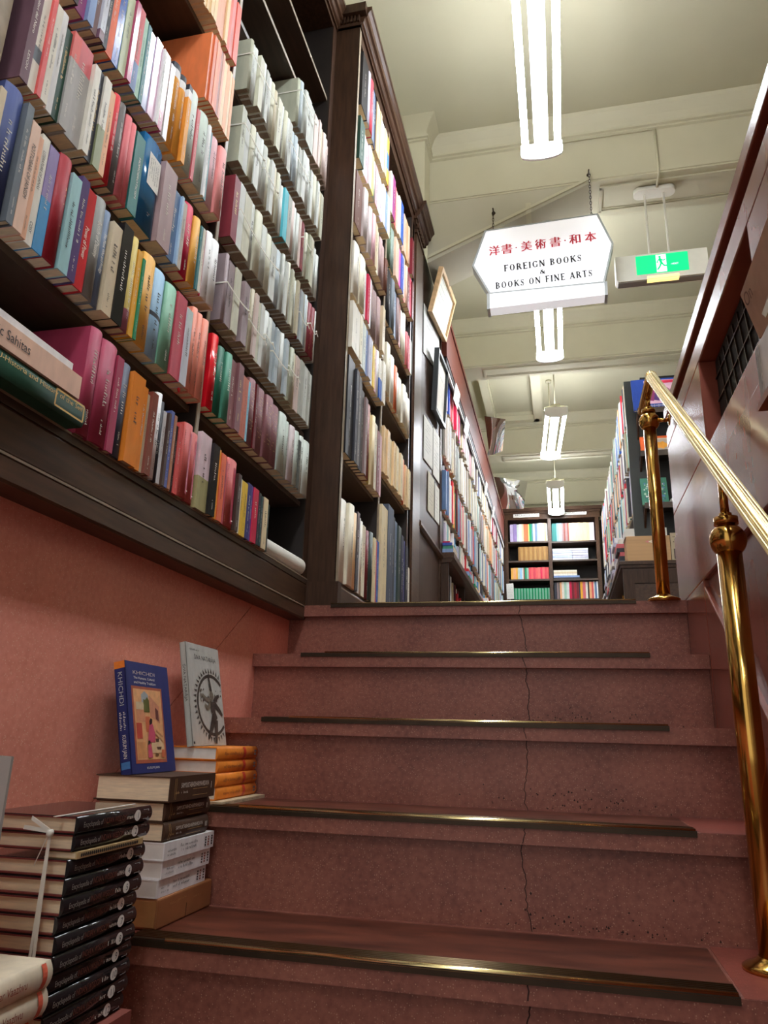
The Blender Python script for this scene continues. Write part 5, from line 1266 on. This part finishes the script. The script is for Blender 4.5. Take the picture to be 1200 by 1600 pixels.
# pile on the fifth step: block, three white, three brown
b = MB().box(-.850, -.688, 1.288, 1.496, h5+.0018, h5+.050, mat('brown_card_box', (150, 96, 56), .6, noise=.2, scale=12))
o = mk('card_slipcase', b, label='worn brown slipcase at the bottom of the pile on the fifth step', cat='slipcase', bevel=.003)
b = MB()
for (y, z) in ((1.33, .034), (1.36, .036), (1.42, .03)): scribble(b, (-.6872, y, h5+z), Y3V, Z3, .03, .004, mat('scuff_tan', (186, 136, 88), .7), rs)
b.obox((-.6876, 1.392, h5+.004), (0, .001, .0), (0, .002, .022), (-.0004, 0, 0), M_DARK); mk('scuffs', b, o)
b = MB().box(-.846, -.692, 1.2868, 1.288, h5+.006, h5+.046, mat('tan_end', (178, 128, 76), .7, noise=.15)); mk('end_panel', b, o)
z = h5+.0505
def T_white(b, P, bulge, ax, ay, az, w, h, rnd):
    scribble(b, P(.0007, w*.08, h*.30), az, ay, h*.34, w*.18, M_DTXT, rnd); scribble(b, P(.0007, -w*.18, h*.30), az, ay, h*.32, w*.18, M_DTXT, rnd)
    scribble(b, P(.0007, -w*.05, h*.06), az, ay, h*.16, w*.13, M_DTXT, rnd); scribble(b, P(.0007, -w*.28, h*.06), az, ay, h*.16, w*.11, M_DTXT, rnd)
    for u, m in ((.80, M_DTXT), (.86, M_RTXT), (.935, M_INK)):
        for k in range(4): b.add([P(.0007, -w*.30+w*.16*k, h*u), P(.0007, -w*.30+w*.16*k, h*(u+.03)), P(.0007, -w*.20+w*.16*k, h*(u+.03)), P(.0007, -w*.20+w*.16*k, h*u)], [(0, 1, 2, 3)], m)
for k in range(3):
    lie(1.288+rs.uniform(-.002, .004), 1.470+.006*k, z, .0292, -.692+.003*k, .15, 'white', 'p', '%s of the three thick white paperbacks on the brown slipcase' % ('lowest', 'middle', 'topmost')[k], 'white paperbacks piled on the step', T_white, M_PAGEW); z += .0296
def T_brown(num):
    def f(b, P, bulge, ax, ay, az, w, h, rnd):
        e = .0008
        for u in (.09, .12): b.add([P(e+bulge(w*.4), -w*.42, h*u), P(e+bulge(w*.4), -w*.42, h*u+.0008), P(e, 0, h*u+.0008), P(e+bulge(w*.4), w*.42, h*u+.0008), P(e+bulge(w*.4), w*.42, h*u), P(e, 0, h*u)], [(0, 1, 2, 5), (5, 2, 3, 4)], M_GOLD)
        text(b, 'SAMYUKTABHIDHARMAHRDAYA', P(e+bulge(w*.14), w*.02, h*.22), az, ay, w*.21, M_LTXT, width=h*.62)
        scribble(b, P(e+bulge(w*.2), -w*.2, h*.23), az, ay, h*.14, w*.10, M_LTXT, rnd); scribble(b, P(e+bulge(w*.2), -w*.2, h*.11), az, ay, h*.08, w*.12, M_GOLD, rnd)
        for (p, q) in (((.48, -.08), (.82, -.08)), ((.48, -.34), (.82, -.34))): b.add([P(e+bulge(p[1]*w), p[1]*w, h*p[0]), P(e+bulge(p[1]*w), q[1]*w, h*q[0]), P(e+bulge(p[1]*w), q[1]*w+.0006, h*q[0]), P(e+bulge(p[1]*w), p[1]*w+.0006, h*p[0])], [(0, 1, 2, 3)], M_GOLD)
        text(b, num, P(e+bulge(w*.12), -w*.12, h*.90), az, ay, w*.3, M_LTXT)
    return f
PAL['sepiabrown'] = (76, 54, 40)
lie(1.287, 1.458, z, .032, -.688, .14, 'sepiabrown', 'r', 'lowest of the three dark brown volumes above the white paperbacks', 'dark brown volumes piled on the step', T_brown('III'), M_PGR); z += .0324
lie(1.290, 1.466, z, .033, -.692, .14, 'sepiabrown', 'r', 'middle of the three dark brown volumes above the white paperbacks', 'dark brown volumes piled on the step', T_brown('II'), M_PGR); z += .0334
lie(1.282, 1.462, z, h5+.248-z, -.684, .15, 'sepiabrown', 'f', 'thick topmost dark brown volume, under the standing blue book', 'dark brown volumes piled on the step', T_brown('I'), M_PGR); z = h5+.2485
zb_top = z
# pile nearest the camera: twelve black encyclopedia volumes tied with tape
zb0 = -.398
lie(.985, 1.160, h6+.0018, .055, -.632, .17, 'redbrown', 'f', 'red brown book at the foot of the black encyclopedia pile', None, None, M_PGR)
lie(.975, 1.150, h6+.0573, zb0-h6-.0578, -.640, .17, 'brown', 'f', 'brown book directly under the black encyclopedia pile', None, None, M_PGR)
M_BLKJ = mat('black_glossy_jacket', (36, 34, 36), .10, noise=.12, scale=30); M_REDCLOTH = mat('red_cloth_edge', (112, 40, 36), .55, noise=.1)
def T_enc(num):
    def f(b, P, bulge, ax, ay, az, w, h, rnd):
        e = .0009
        text(b, 'Encyclopedia of', P(e+bulge(w*.2), -w*.16, h*.06), az, ay, w*.32, mat('dim_lettering', (150, 146, 138), .6, noise=0), width=h*.24)
        text(b, 'INDIAN WISDOM', P(e+bulge(w*.2), -w*.16, h*.31), az, ay, w*.36, mat('dark_rust_lettering', (112, 58, 42), .6, noise=0), width=h*.30)
        scribble(b, P(e+bulge(w*.2), -w*.14, h*.625), az, ay, h*.10, w*.26, M_LTXT, rnd)
        b.poly3([P(e+bulge(w*.3)*.6+.0002, w*.36*math.cos(t), h*.775+w*.36*math.sin(t)*1.1) for t in [2*math.pi*k/18 for k in range(18)]], M_PAPER)
        text(b, num, P(e+.0006, -w*.18, h*.775), az, ay, w*.40, M_INK, anchor='c')
        for u0, u1, v0, v1 in ((.87, .95, .28, .31), (.87, .95, -.31, -.28), (.94, .95, -.3, .3)): b.add([P(e+bulge(w*.3), w*v0, h*u0), P(e+bulge(w*.3), w*v0, h*u1), P(e+bulge(w*.3), w*v1, h*u1), P(e+bulge(w*.3), w*v1, h*u0)], [(0, 1, 2, 3)], M_SIGNFRAME)
    return f
z = zb0; tot = .281; wv = (tot-.009)/12; names = ['twelfth', 'eleventh', 'tenth', 'ninth', 'eighth', 'seventh', 'sixth', 'fifth', 'fourth', 'third', 'second', 'first']
def black_vol(num, z, w, label):
    xs = -.650+rs.uniform(-.004, .003)+(.0025 if num < 4 else 0); y0 = .955+.0012*(12-num)+rs.uniform(-.002, .002)
    o = book((xs, y0, z+w/2), X3, Z3, Y3V, w, .192, .150, [(1, 'black')], 'r', title=T_enc(str(num)), rnd=rs, page=M_PGR, mats=[M_BLKJ], inset=.004)
    tag(o, label, 'book', 'black encyclopedia volumes in a tied pile')
    c = MB()            # red cloth boards showing under the jacket at the near end
    for q in (.0012, w-.0030): c.box(xs-.150, xs-.006, y0-.0012, y0+.004, z+q, z+q+.0018, M_REDCLOTH)
    mk('red_board_edge', c, o)
for num in range(12, 0, -1):
    black_vol(num, z, wv-.0004, 'black encyclopedia volume numbered %d in a white circle, in the tied pile' % num); z += wv
    if num == 3:
        PAL['pattern'] = (186, 158, 112)
        def T_scroll(b, P, bulge, ax, ay, az, w, h, rnd):
            for k in range(30): b.poly3([P(.0006, w*.30*math.cos(t), h*(.06+.029*k)+.0022*math.sin(t)) for t in [2*math.pi*i/7 for i in range(7)]], M_INK)
        lie(.972, 1.140, z, .0086, -.646, .05, 'pattern', 'p', 'thin tan book with black scroll pattern between volumes 2 and 3', None, T_scroll, M_PGR); z += .009
ztop = z
b = MB(); yt = .9475; xt = -.671
b.obox((xt-.0022, yt, -.402), V((.0044, 0, 0)), V((-.004, .0010, ztop+.402-.018)), V((0, -.0009, 0)), M_STRING)
b.obox((xt-.012, yt, -.402), V((.0040, 0, 0)), V((.006, .0010, ztop+.402-.03)), V((0, -.0009, 0)), M_STRING)
b.lathe((xt-.002, yt-.002, ztop-.020), [(.001, -.004), (.005, -.0025), (.005, .0025), (.001, .004)], M_STRING, n=10, axis=X3)
for dx, dz in ((-.026, .016), (-.036, .004), (-.012, -.04)): b.obox((xt-.002, yt-.003, ztop-.020), V((dx, -.006, dz)), V((.001, 0, .005)), V((0, -.0008, 0)), M_STRING)
b.obox((xt-.002, yt, ztop-.0002), V((.0044, 0, 0)), V((0, .20, .001)), V((0, 0, .0008)), M_STRING)
mk('cotton_tape', b, label='long white cotton tape knotted round the pile of black volumes', cat='tape')
# cream volumes at the lower left corner
PAL['creamjacket'] = (222, 206, 176)
def T_cream(b, P, bulge, ax, ay, az, w, h, rnd):
    m = mat('orange_red_band', (206, 96, 70), .5, noise=.1)
    for k in range(6):
        a, c = -w*.46+w*.92*k/6, -w*.46+w*.92*(k+1)/6
        b.add([P(.0007+bulge(a), a, h*.90), P(.0007+bulge(a), a, h*.945), P(.0007+bulge(c), c, h*.945), P(.0007+bulge(c), c, h*.90)], [(0, 1, 2, 3)], m)
    text(b, rnd.choice(('Kadavul Kadai', 'Tamizhar Vaazhvu', 'Tanioral Tamil')), P(.0008+bulge(w*.16), -w*.16, h*.36), az, ay, w*.32, M_RTXT, width=h*.4)
z = h7+.0018; k = 0; NC = 14
tc = (-.2725-z)/NC
for k in range(NC):
    o = lie(.722+rs.uniform(-.004, .004), .908+rs.uniform(-.004, .006)-.002*(NC-1-k if NC-1-k < 4 else 4), z, tc-.0004, -.622+rs.uniform(-.004, .004)+(.004 if k == NC-1 else 0), .15, 'creamjacket', 'r',
        '%s cream volume down in the pile at the lower left corner' % ord_(NC-k) if k < NC-1 else 'topmost cream volume, red script on its cover, in the lower left pile', 'cream volumes with red bands at the lower left', T_cream, M_PGR); z += tc
b = MB(); sc = random.Random(4); scribble(b, (-.700, .80, z+.0004), Y3V, -X3, .07, .014, M_REDINK, sc); mk('red_script', b, o)
zd = z
# grey board standing at the left edge of the picture
b = MB(); bb = [(-.632, .800, -.036), (-.845, .800, -.030), (-.835, .772, zd+.001), (-.612, .772, zd+.001)]
o, nn = leaf('grey_board', [bb[3], bb[2], bb[1], bb[0]], .004, mat('grey_board', (150, 148, 142), .5, noise=.06), 'grey board standing on the cream volumes at the left edge', 'board')
b = MB(); nv = V((0, -1, .1)).normalized(); text(b, '20', (-.655, .7868, -.115), X3, V((0, .11, 1)).normalized(), .012, M_LTXT); mk('small_lettering', b, o)

# the two books standing face out
def upright_cover(bl, br, tl, t, c, spine_c, label, art, sp_art):
    bl, br, tl = V(bl), V(br), V(tl); U = br-bl; W = tl-bl; nn = U.cross(W).normalized()
    if nn.x < 0: nn = -nn
    b = MB(); b.obox(bl-nn*.002, U, W, nn*.002, cm(c)); b.obox(bl-nn*t, U, W, nn*.002, cm(c)); b.obox(bl-nn*t, U*.012, W, nn*t, cm(spine_c))
    o = mk('book', b, label=label, cat='book'); pg = MB().obox(bl-nn*(t-.0022)+U*.014+W*.008, U*.98, W*.984, nn*(t-.0044), M_PAGE); mk('page_block', pg, o)
    def Q(u, v, k=1): return bl+U*u+W*v+nn*(.0003*k)
    a = MB(); art(a, Q, U, W); mk('cover_art', a, o)
    def R(u, v): return bl-nn*(t*(1-u))+W*v-U.normalized()*.0004
    a = MB(); sp_art(a, R, nn, W, t); mk('spine_lettering', a, o)
    return o
PAL['deepnavy'] = (40, 46, 96)
def mk_poly(a, Q, pts, m, k): a.poly3([Q(u, v, k) for u, v in pts], m)
def A(n, c): return mat('art_'+n, c, .4, noise=.12, scale=80)
def artK(a, Q, U, W):
    u, w = U.normalized(), W.normalized(); h = W.length; wd = U.length
    text(a, 'KHICHDI', Q(.16, .885), u, w, h*.035, mat('speckled_title', (206, 190, 176), .5, noise=.5, scale=200), width=wd*.5)
    text(a, 'The Humane, Cultural', Q(.17, .842), u, w, h*.024, M_LTXT, width=wd*.48); text(a, 'and Healthy Tradition', Q(.17, .80), u, w, h*.024, M_LTXT, width=wd*.50)
    quad(a, Q, .10, .80, .085, .775, A('brick', (176, 92, 66))); q2 = lambda x, y, k=1: Q(x, y, 2)
    quad(a, q2, .135, .765, .115, .75, A('peach', (226, 170, 118)))
    P = lambda pts, n, c, k=3: mk_poly(a, Q, pts, A(n, c), k)
    P([(.17, .45), (.36, .45), (.36, .62), (.17, .62)], 'wallpink', (214, 146, 108)); P([(.30, .62), (.46, .62), (.46, .70), (.38, .735), (.30, .70)], 'sky', (160, 168, 172))
    P([(.34, .54), (.47, .54), (.47, .65), (.43, .68), (.38, .65), (.34, .66)], 'tree', (96, 100, 44), 4); P([(.48, .50), (.70, .44), (.70, .60), (.48, .70)], 'house', (206, 140, 108)); P([(.60, .48), (.67, .46), (.67, .56), (.60, .59)], 'doorway', (110, 62, 56), 4)
    P([(.17, .56), (.33, .56), (.35, .60), (.33, .63), (.17, .63)], 'balcony', (206, 186, 150), 4)
    P([(.15, .30), (.27, .30), (.27, .44), (.15, .44)], 'red', (190, 72, 56), 4); P([(.36, .36), (.46, .36), (.46, .50), (.36, .50)], 'orange', (206, 110, 72), 4)
    P([(.38, .27), (.54, .26), (.56, .34), (.52, .42), (.48, .46), (.43, .42)], 'pinkrobe', (202, 82, 108), 5); P([(.44, .42), (.50, .44), (.51, .475), (.47, .485), (.44, .46)], 'hair', (48, 30, 28), 6)
    P([(.46, .17), (.74, .17), (.74, .24), (.66, .30), (.46, .27)], 'cloth', (222, 190, 146), 5); P([(.58, .20), (.66, .20), (.68, .225), (.56, .225)], 'pot', (86, 60, 44), 6); P([(.56, .27), (.62, .27), (.63, .30), (.55, .30)], 'pot', (86, 60, 44), 6)
    P([(.36, .13), (.46, .13), (.45, .22), (.42, .27), (.37, .24)], 'pinkrobe', (202, 82, 108), 6); P([(.37, .24), (.43, .26), (.42, .285), (.38, .28)], 'hair', (48, 30, 28), 7)
    P([(.68, .13), (.74, .13), (.755, .16), (.74, .20), (.68, .20), (.665, .16)], 'orange', (206, 110, 72), 6); P([(.15, .13), (.33, .13), (.33, .27), (.15, .27)], 'steps', (214, 150, 96), 3); P([(.52, .145), (.60, .145), (.59, .165), (.53, .165)], 'bowl', (110, 78, 40), 6)
    P([(.56, .34), (.74, .27), (.74, .29), (.57, .36)], 'rail', (226, 180, 130), 6)
    for i in range(7): P([(.58+.02*i, .36-.008*i), (.60+.02*i, .36-.008*i), (.595+.02*i, .385-.008*i)], 'leafdot', (150, 96, 50), 6)
    text(a, 'KUSUM JAIN', Q(.33, .035), u, w, h*.02, M_LTXT, width=wd*.28)
def spK(a, R, nn, W, t):
    w = W.normalized(); h = W.length
    a.add([R(.0, .935), R(1, .935), R(1, 1), R(0, 1)], [(0, 1, 2, 3)], A('orangecap', (232, 130, 44)))
    text(a, 'KHICHDI', R(.30, .90), -w, nn, t*.42, M_SIGNFRAME, width=h*.30); text(a, 'KUSUM JAIN', R(.36, .34), -w, nn, t*.34, M_LTXT, width=h*.20)
    for q in (.2, .55): scribble(a, R(q, .54), -w, nn, h*.16, t*.22, M_LTXT, random.Random(2))
    a.add([R(.1, .05), R(.9, .05), R(.9, .11), R(.1, .11)], [(0, 1, 2, 3)], A('bluelogo', (70, 130, 190)))
upright_cover((-.765, 1.287, zb_top+.001), (-.768, 1.455, zb_top+.001), (-.812, 1.292, zb_top+.205), .022, 'deepnavy', 'deepnavy', 'dark blue book with an orange framed painting, standing on the brown volumes', artK, spK)
PAL['gallerygrey'] = (176, 172, 162)
def artS(a, Q, U, W):
    u, w = U.normalized(), W.normalized(); h = W.length; wd = U.length
    m = A('bronze', (66, 60, 54)); l = A('bronzelight', (120, 112, 98))
    scribble(a, Q(.10, .93), u, w, wd*.28, h*.018, M_DTXT, random.Random(6)); text(a, 'ŚIVA NAṬARĀJA', Q(.22, .845), u, w, h*.045, M_DTXT, width=wd*.66); scribble(a, Q(.22, .815), u, w, wd*.46, h*.010, M_SIGNFRAME, random.Random(9))
    cx, cy, rx, ry = .66, .40, .46, .31; n = 40
    def E(t, k): return (cx+rx*k*math.cos(t), cy+ry*k*math.sin(t))
    for i in range(n):
        t0, t1 = 2*math.pi*i/n, 2*math.pi*(i+1)/n
        c4 = [E(t0, .90), E(t1, .90), E(t1, 1), E(t0, 1)]
        if max(p[0] for p in c4) < 1 and min(p[1] for p in c4) > 0: mk_poly(a, Q, c4, m, 2)
        tri = [E(t0+.03, 1.05), E(t1-.03, 1.05), E((t0+t1)/2+.02, 1.22)]
        if max(p[0] for p in tri) < .99 and min(p[1] for p in tri) > 0: mk_poly(a, Q, tri, m, 2)
    def limb(pts, ws, mm=m, k=5):
        for (p, q), (w0, w1) in zip(zip(pts, pts[1:]), zip(ws, ws[1:])):
            d = V((q[0]-p[0], q[1]-p[1], 0)); nn = V((-d.y, d.x, 0)).normalized()
            mk_poly(a, Q, [(p[0]+nn.x*w0, p[1]+nn.y*w0*.75), (q[0]+nn.x*w1, q[1]+nn.y*w1*.75), (q[0]-nn.x*w1, q[1]-nn.y*w1*.75), (p[0]-nn.x*w0, p[1]-nn.y*w0*.75)], mm, k)
    limb([(.66, .43), (.66, .32), (.70, .24)], [.085, .06, .085])                  # torso to hips
    limb([(.66, .27), (.54, .14), (.46, .07)], [.06, .04, .022]); limb([(.72, .25), (.70, .12), (.67, .02)], [.06, .045, .03])
    limb([(.62, .42), (.50, .36), (.42, .40)], [.04, .03, .02], l); limb([(.72, .41), (.84, .36), (.94, .30)], [.04, .03, .02]); limb([(.62, .43), (.44, .46), (.36, .50)], [.035, .025, .02], l); limb([(.70, .43), (.80, .48), (.88, .50)], [.035, .03, .02])
    mk_poly(a, Q, [(.62+.055*math.cos(t)+.02, .49+.05*math.sin(t)) for t in [2*math.pi*i/12 for i in range(12)]], l, 6); limb([(.64, .53), (.60, .66), (.60, .72)], [.03, .025, .015])
    rr = random.Random(12)
    for i in range(26): x, y = rr.uniform(.30, .95), rr.uniform(.38, .56); s = rr.uniform(.012, .03); mk_poly(a, Q, [(x-s, y), (x, y-s*.7), (x+s, y), (x, y+s*.7)], m if rr.random() < .6 else l, 4)
    quad(a, lambda x, y, k=1: Q(x, y, 2), .02, .06, .02, .04, M_INK)
def spS(a, R, nn, W, t): text(a, 'ŚIVA NAṬARĀJA', R(.3, .78), -W.normalized(), nn, t*.4, M_DTXT, width=W.length*.36)
upright_cover((-.768, 1.520, zc+.001), (-.772, 1.695, zc+.001), (-.815, 1.528, zc+.222), .014, 'gallerygrey', 'vgrey', 'grey book with a dark dancing figure in a ring, standing on orange volumes', artS, spS)

# ------------------------------------------------------------------ lift everything so that the lobby floor is near zero
for o in list(COL.objects):
    if o.parent is None: o.location.z += Z0
